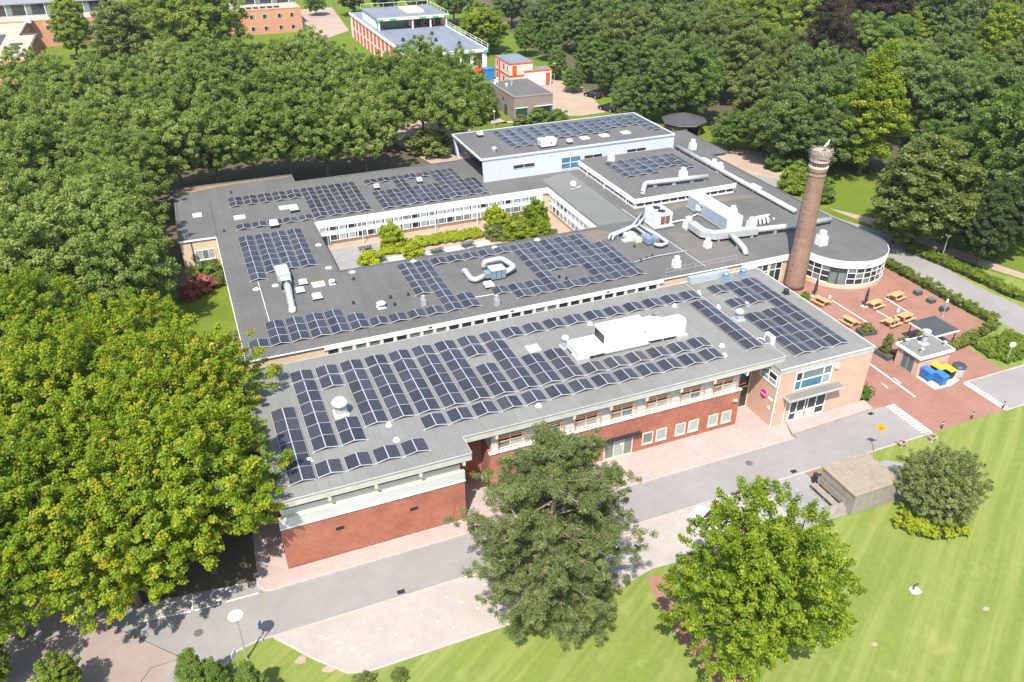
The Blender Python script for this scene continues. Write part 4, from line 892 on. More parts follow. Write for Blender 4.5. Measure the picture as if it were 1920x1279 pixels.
# wide rectangular duct and its branches
e = empty('main_duct', (64, 80, BZ), 'wide grey roof duct bending from the vent box and running right towards the chimney', 'duct')
def rduct(pts, hw, z0, z1, nm='section', mat=LAGGED):
    P = [Vector(p) for p in pts]; k = len(P); L, R = [], []
    for i in range(k):
        a = (P[i]-P[i-1]).normalized() if i else (P[1]-P[0]).normalized(); b = (P[i+1]-P[i]).normalized() if i < k-1 else a
        t = (a+b).normalized(); n2 = Vector((-t.y, t.x)); c2 = max(.5, t.dot(a)); L.append(tuple(P[i]+n2*hw/c2)); R.append(tuple(P[i]-n2*hw/c2))
    return MB().prism(R+L[::-1], z0, z1).obj(nm, mat, e)
rduct([(60.3,83.5),(60.2,80.6),(61.2,79.4),(64.6,79.0),(67.2,78.75)], .55, BZ+.4, BZ+1.25)
MB().tube(bend([(67.0,78.75,BZ+.85),(72.5,78.2,BZ+.75),(79.2,78.3,BZ+.6)], .5), .38, 12).obj('pipe', LAGGED, e, True)
MB().tube(bend([(63.2,79.0,BZ+.9),(62.8,76.8,BZ+.9),(62.4,74.6,BZ+.7),(62.35,74.1,BZ+.1)], .5), .36, 12).obj('pipe', LAGGED, e, True)
for p in ((60.4,81.5),(61.6,79.2),(64,78.9),(66.4,78.6),(70,78.4),(62.6,76.2),(76,78.3)): MB().box(p[0]-.12, p[0]+.12, p[1]-.3, p[1]+.3, BZ, BZ+.45).obj('foot', GALV, e)
duct('long_duct', 'long straight silver duct running along the right edge of the school roof', [(76.95,113.4,BZ+.45),(76.9,100.0,BZ+.5),(76.8,82.6,BZ+.5)], .36, BZ, legs=[(76.9,y,BZ+.3) for y in range(84, 114, 4)])
duct('block_duct', 'silver duct with an elbow lying on the white raised block', [(58.7,93.6,5.36),(58.8,93.8,6.0),(60.4,96.0,6.05),(64.5,95.6,6.05),(70.6,95.2,6.0)], .36, 5.34, legs=[(62,95.8,5.8),(65,95.5,5.8),(68,95.35,5.8),(70.2,95.2,5.8)])
e = empty('white_pipe_cluster', (70.3, 81.6, BZ), 'cluster of white pipes and valves right of the long louvred unit', 'pipes')
for i in range(4): MB().tube(bend([(69.2+i*.65,81.2,BZ+.1),(69.2+i*.65,81.3,BZ+.7),(69.5+i*.65,82.2,BZ+.8)], .3), .17, 8).obj('pipe', WHITEM, e, True)
MB().tube([(69.0,82.1,BZ+.8),(72.0,82.3,BZ+.8)], .2, 10).obj('pipe', WHITEM, e, True); MB().lathe(72.6, 81.9, [(.05,BZ),(.16,BZ+.1),(.16,BZ+.4),(.05,BZ+.5)], 10).obj('cap', GALV, e)
# satellite dish
e = empty('satellite_dish', (52.5, 103.4, BZ), 'white satellite dish alone on the roof right of the courtyard', 'satellite dish')
dm = MB().lathe(0, 0, [(.02,.0),(.24,.04),(.42,.13),(.40,.15),(.23,.06),(.02,.02)], 20).obj('reflector', WHITEM, None, True, (0,0,0)); dm.parent = e; dm.location = (0,0,.75); dm.rotation_euler = (rad(62), 0, rad(-20))
MB().tube([(52.5,103.4,BZ),(52.5,103.4,BZ+.75)], .04, 8).obj('mast', GALV, e); MB().tube(bend([(52.5,103.3,BZ+.35),(53.2,103.1,BZ+.1),(53.6,103.0,BZ+.35)], .2), .05, 6).obj('feed_arm', WHITEM, e); MB().box(52.2, 52.8, 103.1, 103.7, BZ, BZ+.06).obj('foot', CONC, e)
# unit on the silver hall
e = empty('air_handler', (52.2, 112.4, MZ), 'white boxy air handler with a round cap on the silver hall roof', 'air handler')
MB().frustum((51.0,53.4,111.8,113.2), (50.8,53.6,111.7,113.3), MZ+.25, MZ+1.3).obj('cabinet', WHITEM, e); MB().box(51.0, 53.4, 111.85, 113.15, MZ, MZ+.25).obj('foot', DARKSTEEL, e)
MB().cyl(52.2, 112.5, MZ+1.3, MZ+1.55, .35, .25, 12).obj('cap', WHITEM, e); MB().box(52.5, 52.7, 111.66, 111.72, MZ+.8, MZ+.9).obj('handle', DARKSTEEL, e)
tag(MB().lathe(43.8, 113.6, [(.3,MZ),(.32,MZ+.3),(.45,MZ+.4),(.3,MZ+.65),(.03,MZ+.7)], 14).obj('round_vent', GALV), 'small round galvanised vent at the left end of the silver hall roof', 'roof vent')

# ------------------------------------------------------------------ far buildings
def flat_house(e, x0, x1, y0, y1, h, wall, roofm, trim=None, wn='wall'):
    MB().box(x0, x1, y0, y1, 0, h-.25).obj(wn, wall, e); MB().box(x0-.05, x1+.05, y0-.05, y1+.05, h-.25, h-.12).obj('parapet', trim or wall, e)
    MB().box(x0+.25, x1-.25, y0+.25, y1-.25, h-.13, h-.08).obj('roof', roofm, e)
    p = MB().box(x0-.05, x1+.05, y0-.05, y0+.25, h-.12, h).box(x0-.05, x1+.05, y1-.25, y1+.05, h-.12, h).box(x0-.05, x0+.25, y0+.25, y1-.25, h-.12, h).box(x1-.25, x1+.05, y0+.25, y1-.25, h-.12, h)
    p.obj('coping', trim or wall, e)
e = empty('pump_house', (67, 158, 0), 'greyish brown brick building with green doors beside the drive', 'building')
flat_house(e, 62.8, 71.4, 151.5, 164.9, 4.7, BROWNBRICK, ROOFD)
window(e, S_(151.5), 63.2, 65.7, .02, 2.25, (.5,), (), .08, GREEND, GREEND, 'door'); window(e, S_(151.5), 67.3, 71.2, .02, 2.3, (.62, .9), (), .08, DARKSTEEL, [GLASSD, GLASSD, GLASSB])
MB().box(67.2, 71.3, 151.3, 151.5, 2.3, 2.42).obj('lintel', WHITEM, e); MB().box(63.1, 65.8, 151.35, 151.5, 2.3, 2.42).obj('lintel', WHITEM, e)
window(e, W_(62.8), 155.2, 156.7, .1, 2.1, (.6,), (), .08, GREEND, [GREEND, GLASSD], 'door'); window(e, W_(62.8), 159.0, 161.4, .05, 2.2, (.5,), (), .08, DARKSTEEL, GLASSG); window(e, W_(62.8), 157.0, 157.8, 2.7, 3.3, (), (), .06, DARKSTEEL, GLASSD)
for x, y, h in ((66.0,160.5,1.3),(64.6,160.0,.5),(63.9,163.5,.9),(63.2,163.0,.8)): MB().cyl(x, y, 4.6, 4.6+h, .22, .2, 10).lathe(x, y, [(.2,4.6+h),(.34,4.65+h),(.05,4.85+h)], 10).obj('flue', GALV if h > 1 else WHITEM, e)
e = empty('site_cabin', (74.5, 180, 0), 'taller cream and orange site cabins stacked two high by the construction site', 'site cabin')
for z in (0, 2.75):
    MB().box(71.6, 77.3, 175.3, 184.3, z+.1, z+2.55).obj('wall', M('cream_cabin', (.62, .55, .45), .6, var=.06), e); MB().box(71.5, 77.4, 175.2, 184.4, z+2.55, z+2.8).obj('roof_edge', BRIGHTORANGE, e); MB().box(71.5, 77.4, 175.2, 184.4, z, z+.1).obj('floor_edge', BRIGHTORANGE, e)
    for i, y in enumerate((176.6, 179.0, 181.6, 183.0)):
        if i == 2: MB().box(71.53, 71.6, y-.4, y+.5, z+.2, z+2.4).obj('door', BRIGHTORANGE, e)
        else: window(e, W_(71.6), y-.35, y+.45, z+.9, z+2.1, (), (), .07, BRIGHTORANGE if i else WHITEM, GLASSD)
for i in range(3): MB().box(71.5, 77.4, 175.2+i*3.06, 175.2+i*3.06+3.0, 5.552, 5.6).obj('roof_sheet', ROOFB, e)
MB().box(72.2, 73.2, 175.12, 175.2, 2.9, 5.0).obj('door', BRIGHTORANGE, e)
e = empty('site_cabin', (79, 179, 0), 'low white site cabin with an orange door beside the taller stack', 'site cabin')
MB().box(75.2, 81.9, 174.9, 178.0, .1, 3.4).obj('wall', M('white_cabin', (.70, .66, .62), .6, var=.05), e); MB().box(75.1, 82.0, 174.8, 178.1, 3.4, 3.65).obj('roof_edge', BRIGHTORANGE, e); MB().box(75.3, 81.8, 175.0, 177.9, 3.652, 3.7).obj('roof_sheet', ROOFB, e)
MB().box(80.5, 81.5, 174.83, 174.9, .2, 2.9).obj('door', BRIGHTORANGE, e); MB().box(75.3, 81.8, 174.95, 178, 0, .1).obj('floor_edge', DARKSTEEL, e)
# construction building
e = empty('unfinished_building', (61, 215, 0), 'unfinished white building with orange panels and a blue-grey flat roof', 'building')
MB().box(51.2, 70.4, 187, 247.6, 0, 6.3).obj('wall', M('white_render', (.70, .68, .64), .7, var=.05), e); MB().box(51.0, 70.6, 186.8, 247.8, 6.3, 6.6).obj('roof', ROOFB, e)
MB().box(51.0, 70.6, 186.7, 187.0, 6.1, 6.75).box(50.9, 51.2, 187.0, 247.8, 6.1, 6.75).box(70.4, 70.7, 187.0, 247.8, 6.1, 6.75).obj('parapet', M('white_render', (.7,.68,.64)), e)
MB().box(52.2, 71.0, 221.5, 236, 6.6, 9.1).obj('upper_storey', M('white_render', (.7,.68,.64)), e); MB().box(52.0, 71.2, 217.5, 236.2, 9.1, 9.4).obj('upper_roof', ROOFB, e); MB().box(51.9, 71.3, 217.3, 217.5, 9.0, 9.75).obj('parapet', CREAM, e)
for x in (52.3, 61.3, 66.2, 70.6): MB().box(x-.2, x+.2, 217.6, 218.0, 6.6, 9.1).obj('column', WHITEM, e)
for i in range(2): MB().box(53.0+i*4.2, 57.0+i*4.2, 221.3, 221.5, 6.7, 9.0).obj('pane', GLASSG, e)
for i in range(3): MB().box(62.3+i*2.7, 64.7+i*2.7, 221.3, 221.5, 6.7, 9.0).obj('pane', GLASSD, e)
for x in (62, 64.8, 67.6, 69.6): MB().box(x-.12, x+.12, 219, 219.2, 6.6, 9.1).obj('column', BRIGHTORANGE, e)
for x in (56, 64, 67.6, 70.8, 52.4): MB().box(x-.9, x+.9, 217.22, 217.3, 9.05, 9.5).obj('green_membrane', GREENP, e)
for i in range(14):
    y = 189+i*4.1; MB().box(51.1, 51.2, y, y+1.9, 3.2, 5.9).obj('orange_panel', BRIGHTORANGE, e); MB().box(51.1, 51.2, y, y+1.9, .2, 2.6).obj('orange_panel', BRIGHTORANGE, e)
for i in range(6): MB().box(52.2+i*3, 54.2+i*3, 186.9, 187, .3, 2.7).obj('orange_panel', BRIGHTORANGE, e); MB().box(52.2+i*3, 54.2+i*3, 186.9, 187, 3.3, 5.8).obj('pane', GLASSD, e)
MB().box(69.7, 70.7, 186.6, 186.7, 5.9, 6.5).obj('green_membrane', GREENP, e)
MB().box(61.5, 66.5, 224, 232, 9.4, 10.0).obj('material_stack', CREAM, e)
for x, y in ((56,198),(58,205),(62,200),(66,194),(63.5,208),(54.5,203)): MB().cyl(x, y, 6.6, 7.4, .5, .35, 8).obj('material_stack', DARKSTEEL, e)
r = MB()
for i in range(13): r.tube([(70.9,187.5+i*4,6.5),(70.9,187.5+i*4,7.8)], .06, 4)
for z in (7.2, 7.75): r.tube([(70.9,187,z),(70.9,240,z)], .05, 4)
r.tube([(52,236.4,10.4),(71.2,236.4,10.4)], .05, 4).tube([(71.2,218,10.4),(71.2,236.4,10.4)], .05, 4)
for i in range(7): r.tube([(52+i*3.2,236.4,9.3),(52+i*3.2,236.4,10.4)], .05, 4); r.tube([(71.2,218+i*3,9.3),(71.2,218+i*3,10.4)], .05, 4)
r.obj('edge_protection', WHITEM, e)
tag(MB().box(69.0, 71.2, 184.2, 186.3, 0, 2.5).box(68.9, 71.3, 184.1, 186.4, 2.5, 2.62).obj('blue_container', BLUEP), 'blue container standing between the unfinished building and the site cabins', 'container')
# brick houses at the top
def brick_block(e, x0, x1, y0, y1, h, wins, upper):
    flat_house(e, x0, x1, y0, y1, h, FARBRICK, M('sand_roof', (.42, .35, .27), .9, var=.15, vs=.4))
    for (u, z) in wins: window(e, S_(y0), u, u+1.7, z, z+1.35, (.62,), (), .09, CREAM, [GLASSD, BROWNBRICK])
    if upper:
        a, b, c, d, hh = upper; MB().box(a, b, c, d, h-.08, hh-.3).obj('upper_wall', GLASSB, e); MB().box(a-.4, b+.4, c-.5, d+.4, hh-.3, hh).obj('upper_roof', M('grey_sheet', (.25, .25, .25), .7), e)
        n = int((b-a)/1.6)
        for i in range(n+1): x = a+(b-a)*i/n; MB().box(x-.08, x+.08, c-.06, c+.02, h-.08, hh-.3).obj('mullion', DARKSTEEL if i % 3 else WHITEM, e)
        for i in range(n): MB().box(a+(b-a)*i/n+.1, a+(b-a)*(i+1)/n-.1, c-.03, c-.001, h+.1, hh-.45).obj('pane', GLASSD if i % 3 else GLASSG, e)
e = empty('brick_house', (30, 266, 0), 'salmon brick two-storey block with a glazed top floor left of the plaza', 'building')
brick_block(e, 14, 39.4, 260.8, 276, 6.9, [(x, z) for x in (24.4, 28.1, 32.4, 36.0) for z in (.9, 4.2)]+[(20, 4.2), (16, 4.2)], (22.6, 39.2, 271, 290, 10.5))
for i in range(8): MB().box(18+i*2.0, 19.5+i*2.0, 262.5, 264.5, 6.85, 7.1).obj('solar_panel', CELLS, e)
e = empty('brick_house', (-25, 268, 0), 'long salmon brick block with a glazed set-back top floor at the upper left', 'building')
brick_block(e, -45, -14.2, 264.8, 278, 7.0, [(-29.3,4.3),(-28.5,1.0),(-19.5,4.3)], (-44, -14.5, 274.5, 292, 10.2))
e = empty('brick_house', (-34, 240, 0), 'flat-roofed salmon brick wing with solar panels in the upper left corner', 'building')
MB().prism([(-60,215),(-29.4,215),(-29.6,245.3),(-33.2,245.3),(-33.2,264.7),(-60,264.7)], 0, 6.6).obj('wall', FARBRICK, e); MB().prism([(-60,215.3),(-29.7,215.3),(-29.9,245),(-33.5,245),(-33.5,264.4),(-60,264.4)], 6.6, 6.7).obj('roof', MATS['sand_roof'], e)
cp = MB()
for a, b in (((-29.5,215),(-29.6,245.3)),((-29.6,245.3),(-33.2,245.3)),((-33.2,245.3),(-33.2,264.7))): cp.box(min(a[0],b[0])-.2, max(a[0],b[0])+.2, a[1]-.2, b[1]+.2, 6.6, 7.0)
cp.obj('coping', M('dark_coping', (.10, .095, .09), .7), e)
for i in range(5):
    for j in range(2): MB().box(-38.6+j*1.1-i*.05, -37.6+j*1.1-i*.05, 226+i*4.2, 229.8+i*4.2, 6.7, 6.95).obj('solar_panel', CELLS, e)
for i in range(3): MB().box(-34.4, -31.8, 222+i*5, 224+i*5, 6.7, 6.95).obj('solar_panel', CELLS, e)
tag(MB().box(-33.8, -32.2, 262.5, 264.2, 6.7, 8.0).box(-33.6, -32.4, 262.7, 264.0, 8.0, 8.15).obj('roof_unit', WHITEM), 'white ventilation unit on the roof corner of the upper left brick wing', 'roof unit')
# octagonal pavilion
pv = empty('pavilion', (90.2, 131.5, 0), 'octagonal timber pavilion with a low dark grey roof', 'pavilion'); cx, cy = 90.2, 131.5
MB().cyl(cx, cy, 2.35, 2.6, 4.4, 4.4, 8).obj('eave', M('pale_eave', (.32, .31, .30), .7), pv)
rp = [(cx+4.5*math.cos(a), cy+4.5*math.sin(a)) for a in [i*math.pi/4 for i in range(8)]]
for i in range(8):
    a, b = rp[i], rp[(i+1) % 8]; MB().add([(a[0],a[1],2.6),(b[0],b[1],2.6),(cx+.05*math.cos((i+.5)*.785),cy+.05*math.sin((i+.5)*.785),4.0)], [(0,1,2)]).obj('roof_segment', M('slate_felt', (.062, .062, .066), .9, var=.15, vs=1), pv)
for i in range(8):
    a = i*math.pi/4+.39; b = a+math.pi/4
    MB().box(cx+3.6*math.cos(a)-.08, cx+3.6*math.cos(a)+.08, cy+3.6*math.sin(a)-.08, cy+3.6*math.sin(a)+.08, 0, 2.35).obj('post', BARK, pv)
    if i != 5:
        p, q = Vector((cx+3.6*math.cos(a), cy+3.6*math.sin(a))), Vector((cx+3.6*math.cos(b), cy+3.6*math.sin(b))); n2 = Vector(((q-p).y, -(q-p).x)).normalized()*.05
        MB().prism([tuple(p+n2), tuple(q+n2), tuple(q-n2), tuple(p-n2)], .1, 1.9).obj('wall_panel', M('brown_boards', (.16, .085, .05), .8, var=.2, vs=3), pv)

# ------------------------------------------------------------------ small service building and its yard
e = empty('transformer_house', (68.4, 50.7, 0), 'small pink brick service building with a grey double door and a fat flue', 'building')
MB().box(66.3, 70.6, 49.25, 52.2, 0, 2.2).obj('wall', PINKBRICK, e); MB().box(66.05, 70.85, 49.0, 52.45, 2.2, 2.5).obj('fascia', WHITE, e); MB().box(66.2, 70.7, 49.15, 52.3, 2.5, 2.54).obj('roof', ROOFG, e)
window(e, W_(66.3), 49.75, 51.4, .05, 1.95, (.5,), (), .06, CONC, M('grey_door', (.12, .14, .15), .5), 'door', out=.05)
MB().box(68.1, 68.9, 50.7, 51.5, 2.54, 2.64).obj('flue_base', WHITEM, e); MB().cyl(68.5, 51.1, 2.64, 3.75, .28, None, 16).obj('flue', GALV, e); MB().lathe(68.5, 51.1, [(.28,3.7),(.46,3.75),(.46,4.15),(.30,4.2)], 18).obj('flue_cap', CONC, e)
for x, y in ((66.9,51.9),(67.0,49.9),(70.3,50.0)): MB().cyl(x, y, 2.54, 2.85, .16, .14, 10).lathe(x, y, [(.15,2.85),(.25,2.9),(.2,3.05),(.02,3.1)], 10).obj('vent', GALV, e)
e = empty('dark_canopy', (72.8, 53.7, 0), 'dark grey flat shelter roof beside the service building on the terrace', 'shelter')
MB().box(70.9, 74.7, 51.95, 55.4, 2.22, 2.36).obj('roof', M('slate_felt', (.06,.06,.065)), e); MB().box(70.86, 74.74, 51.9, 51.95, 2.18, 2.38).box(70.86, 70.9, 51.95, 55.4, 2.18, 2.38).obj('edge_trim', WHITEM, e)
for x in (71.1, 74.5):
    for y in (52.2, 55.2): MB().tube([(x,y,0),(x,y,2.22)], .06, 8).obj('post', DARKSTEEL, e)
def bin4(x, y, body, lid, label, rz):
    e = empty('waste_container', (0, 0, 0), label, 'waste bin', 'waste bins by the service building'); WL[e] = Vector((0,0,0))
    MB().frustum((-.58,.58,-.32,.32), (-.66,.66,-.40,.40), .16, 1.06).obj('body', body, e)
    MB().frustum((-.70,.70,-.44,.44), (-.60,.60,-.36,.36), 1.06, 1.22).obj('lid', lid, e)
    for sx in (-.5, .5):
        for sy in (-.28, .28): MB().tube([(sx,sy-.03,.08),(sx,sy+.03,.08)], .08, 10).obj('wheel', BLACK, e)
    MB().tube([(-.5,-.46,.95),(.5,-.46,.95)], .025, 6).obj('handle', body, e)
    e.location = (x, y, .012); e.rotation_euler.z = rz; return e
bin4(67.1, 48.55, BLUEP, BLUEP, 'blue waste container closer to the grey door', rad(88)); bin4(67.75, 47.45, BLUEP, BLUEP, 'blue waste container closer to the road', rad(88))
bin4(68.6, 48.7, BLACK, YELLP, 'waste container with yellow lid next to the service building wall', rad(92)); bin4(69.35, 48.0, BLACK, YELLP, 'waste container with orange-yellow lid next to the round grey bin', rad(92))
e = empty('round_bin', (70.75, 47.9, 0), 'round grey bin with a dark lid beside the waste containers', 'waste bin')
MB().cyl(70.75, 47.9, .01, 1.0, .62, .66, 24).obj('drum', CONC, e); MB().lathe(70.75, 47.9, [(.7,1.0),(.72,1.12),(.55,1.28),(.05,1.34)], 24).obj('lid', M('dark_lid', (.05, .055, .065), .5), e)
sheet('bin_slab', [(66.35,49.2),(66.35,46.6),(68.4,46.5),(70.2,47.0),(70.2,49.2)], .013, CONC)

# ------------------------------------------------------------------ terrace furniture
def picnic(name, label, loc, rz, mat, sc_=1., group='picnic tables on the terrace'):
    e = empty(name, (0, 0, 0), label, 'picnic table', group); WL[e] = Vector((0,0,0))
    for i in range(5): MB().box(-.95, .95, -.40+i*.162, -.40+i*.162+.15, .72, .76).obj('plank', mat, e)
    for s in (-1, 1):
        for i in range(2): MB().box(-.95, .95, s*.70+i*.145-.14, s*.70+i*.145-.005, .42, .46).obj('bench_plank', mat, e)
    for x in (-.68, .68):
        for s in (-1, 1): MB().tube([(x,s*.28,.72),(x,s*.66,0)], .045, 4).obj('leg', mat, e)
        MB().box(x-.03, x+.03, -.80, .80, .37, .42).obj('cross_beam', mat, e); MB().box(x-.03, x+.03, -.38, .38, .67, .72).obj('top_beam', mat, e)
    e.location = loc; e.rotation_euler.z = rz; e.scale = (sc_,)*3; return e
for lab, x, y, a in (('picnic table nearest the chimney, beside the left folded parasol', 67.9, 65.7, 100), ('picnic table just right of the middle folded parasol', 73.4, 62.6, 8), ('picnic table farthest to the upper right, by the dark cubes', 77.4, 63.2, 12),
                     ('picnic table closest to the entrance block, above the flower planter', 67.6, 60.5, 98), ('left one of two picnic tables standing end to end', 72.0, 58.5, 8), ('right one of two picnic tables standing end to end', 74.4, 58.8, 8)): picnic('picnic_table', lab, (x, y, .01), rad(a), PINE)
for lab, x, y, a in (('dark picnic table on the courtyard paving', 20.0, 101.3, 6), ('dark bench table on the courtyard walk, left one', 28.9, 96.9, 10), ('dark bench table on the courtyard walk, right one', 33.5, 97.3, 10)): picnic('picnic_table', lab, (x, y, .015), rad(a), M('grey_wood', (.10, .10, .10), .8, var=.2), .95, 'courtyard tables')
def parasol(x, y, label):
    e = empty('parasol', (x, y, 0), label, 'parasol', 'folded parasols on the terrace')
    MB().tube([(x,y,0),(x,y,2.6)], .03, 8).obj('pole', DARKSTEEL, e); MB().box(x-.4, x+.4, y-.4, y+.4, .01, .09).obj('base', CONC, e)
    MB().lathe(x, y, [(.10,.55),(.20,.9),(.17,1.6),(.12,2.2),(.03,2.62)], 10).obj('folded_canopy', FABRIC, e); MB().lathe(x, y, [(.17,1.28),(.21,1.32),(.17,1.37)], 10).obj('strap', DARKSTEEL, e)
    for a in (0, 2.1, 4.2): MB().tube([(x,y,.5),(x+.5*math.cos(a),y+.5*math.sin(a),.05)], .025, 6).obj('brace', DARKSTEEL, e)
parasol(68.5, 67.6, 'folded dark parasol by the rotunda doors'); parasol(72.4, 63.2, 'folded dark parasol in the middle of the terrace')
for i, (x, y) in enumerate(((80.85,63.2),(80.75,61.0),(80.65,58.9))):
    e = empty('cube_seat', (x, y, 0), ['dark cube seat farthest up the terrace along the hedge', 'dark cube seat in the middle of the row of three', 'dark cube seat nearest the terrace lamp'][i], 'seat', 'cube seats along the hedge')
    MB().frustum((x-.45,x+.45,y-.4,y+.4), (x-.4,x+.4,y-.36,y+.36), .06, .5).obj('block', M('dark_cube', (.06, .065, .07), .7), e); MB().box(x-.3, x+.3, y-.3, y+.3, .01, .06).obj('plinth', BLACK, e); MB().box(x-.4, x+.4, y-.35, y+.35, .5, .54).obj('cushion', M('cube_cushion', (.11, .12, .13), .9), e)
def post_lamp(x, y, h, label, head='globe', r=.14):
    e = empty('lamp_post', (x, y, 0), label, 'lamp')
    MB().tube([(x,y,0),(x,y,h-.2)], .045 if h < 3 else .06, 8).obj('pole', GALV, e); MB().cyl(x, y, 0, .12, .1, .08, 8).obj('foot', GALV, e)
    if head == 'globe': MB().lathe(x, y, [(.08,h-.45),(r,h-.4),(r,h-.05),(.1,h)], 12).obj('lantern', M('lamp_white', (.78, .76, .70), .4, var=.03), e)
    else:
        MB().lathe(x, y, [(.06,h-.5),(.18,h-.28),(.28,h-.12)], 14).obj('holder', WHITEM, e)
        MB().lathe(x, y, [(.1,h-.14),(r*.9,h-.1),(r,h-.04),(r*.95,h),(.05,h+.05)], 28).obj('shade', M('lamp_white', (.78,.76,.70)), e, True)
post_lamp(69.1, 65.7, .95, 'short bollard light by the picnic table near the chimney'); post_lamp(71.9, 58.0, 2.5, 'terrace lamp in front of the paired picnic tables'); post_lamp(79.3, 57.8, 2.3, 'terrace lamp beside the nearest dark cube seat')
post_lamp(-3.08, 40.0, 4.55, 'lamp post with a big white disc shade on the lawn by the road', 'disc', .50); post_lamp(91.9, 69.8, 3.5, 'lamp post with a small disc head along the right-hand path', 'disc', .42)
post_lamp(92.5, 120.6, 3.9, 'lamp post at the gravel yard behind the school', 'disc', .42); post_lamp(84.0, 177.8, 4.2, 'lamp post beside the site cabins', 'disc', .42); post_lamp(87.3, 148.3, 3.2, 'lamp post at the end of the far drive', 'disc', .35); post_lamp(57.2, 148.2, 3.4, 'thin lamp post in the grass behind the silver hall', 'disc', .2)
def planter(x, y, sx, sy, rz, label):
    e = empty('planter', (x, y, 0), label, 'planter'); WL[e] = Vector((0,0,0)); m = MB()
    MB().box(-sx, sx, -sy, -sy+.06, .01, .5).box(-sx, sx, sy-.06, sy, .01, .5).box(-sx, -sx+.06, -sy+.06, sy-.06, .01, .5).box(sx-.06, sx, -sy+.06, sy-.06, .01, .5).obj('box', M('slate_planter', (.07, .085, .09), .7), e)
    MB().box(-sx+.06, sx-.06, -sy+.06, sy-.06, .1, .42).obj('soil', SOIL, e); e.rotation_euler.z = rz; return e
PLANTERS = [planter(68.0, 58.2, .95, .65, rad(-8), 'slate planter with orange flowers at the corner of the entrance roof'), planter(66.4, 53.6, .7, .9, rad(5), 'slate planter with a small shrub beside the service building')]
for i, (x, y) in enumerate(((60.0, 49.8), (59.8, 48.5))):
    e = tag(MB().tube(bend([(x-.1,y-.35,0),(x-.1,y-.35,.8),(x-.1,y+.35,.8),(x-.1,y+.35,0)], .1, 3), .03, 6).tube([(x-.1,y-.35,.45),(x-.1,y+.35,.45)], .025, 6).obj('bicycle_stand', DARKSTEEL), ['dark bicycle stand farther from the road by the entrance block', 'dark bicycle stand nearer the road by the entrance block'][i], 'bicycle stand', 'bicycle stands')
for i, (x, y) in enumerate(((61.75, 41.45), (65.7, 41.5), (70.0, 41.6))):
    e = empty('bollard', (x, y, 0), ['dark bollard at the left corner of the brick apron', 'dark bollard in the middle of the brick apron edge', 'dark bollard at the right corner of the brick apron'][i], 'bollard', 'bollards along the brick apron')
    MB().cyl(x, y, .01, .8, .075, .07, 10).obj('shaft', M('brown_bollard', (.10, .06, .05), .6), e); MB().lathe(x, y, [(.085,.62),(.09,.66),(.085,.7)], 10).obj('band', WHITEM, e); MB().lathe(x, y, [(.075,.8),(.06,.86),(.01,.88)], 10).obj('cap', DARKSTEEL, e)
for i, (x, y) in enumerate(((56.3, 41.0), (59.6, 40.6))):
    e = empty('square_bench', (x, y, 0), ['small pale square bench on the verge nearer the yellow sign', 'small pale square bench on the verge nearer the brick apron'][i], 'bench', 'square benches on the verge')
    for dx, dy, sx, sy in ((0,-.3,.4,.06),(0,.3,.4,.06),(-.34,0,.06,.24),(.34,0,.06,.24)): MB().box(x+dx-sx, x+dx+sx, y+dy-sy, y+dy+sy, .22, .38).obj('board', WOODL, e)
    for dx in (-.34, .34):
        for dy in (-.3, .3): MB().box(x+dx-.05, x+dx+.05, y+dy-.05, y+dy+.05, 0, .22).obj('leg', CREAM, e)
# signs
def sign(x, y, h, label, shape, mat, size, rz, pole=GALV):
    e = empty('road_sign', (x, y, 0), label, 'sign'); WL[e] = Vector((0,0,0))
    MB().tube([(0,.03,0),(0,.03,h)], .035, 8).obj('pole', pole, e)
    n, a0 = {'disc': (24, 0), 'diamond': (4, 0), 'tri': (3, -math.pi/2), 'square': (4, math.pi/4)}[shape]
    MB().add([(size*math.cos(a0+2*math.pi*i/n), -.03, h-size*.6+size*math.sin(a0+2*math.pi*i/n)) for i in range(n)]+[(size*math.cos(a0+2*math.pi*i/n), 0, h-size*.6+size*math.sin(a0+2*math.pi*i/n)) for i in range(n)],
             [tuple(range(n)), tuple(range(2*n-1, n-1, -1))]+[(i, n+i, n+(i+1) % n, (i+1) % n) for i in range(n)]).obj('plate', mat, e)
    e.rotation_euler.z = rz; return e
e = sign(53.2, 41.2, 3.1, 'amber diamond-shaped road sign on the verge by the timber shed', 'diamond', SIGNY, .46, rad(-35)); MB().box(-.16, .16, -.036, -.031, 2.62, 2.82).obj('symbol', M('dark_amber', (.5, .17, .01), .5), e)
sign(-3.75, 39.2, 2.1, 'white board sign seen edge-on at the lawn corner below the disc lamp', 'square', WHITEM, .42, rad(62)); sign(-1.85, 41.15, 1.9, 'small blue sign seen edge-on at the kerb near the disc lamp', 'disc', M('sign_blue', (.05, .16, .42), .5), .3, rad(68))
sign(77.6, 47.6, 2.5, 'round white and blue sign in the yellow-green bed by the right road', 'disc', M('sign_pale', (.55, .58, .66), .5), .33, rad(-30)); sign(84.3, 170.1, 1.6, 'triangular warning sign beside the far drive', 'tri', M('sign_red', (.6, .12, .1), .5), .45, rad(-25))
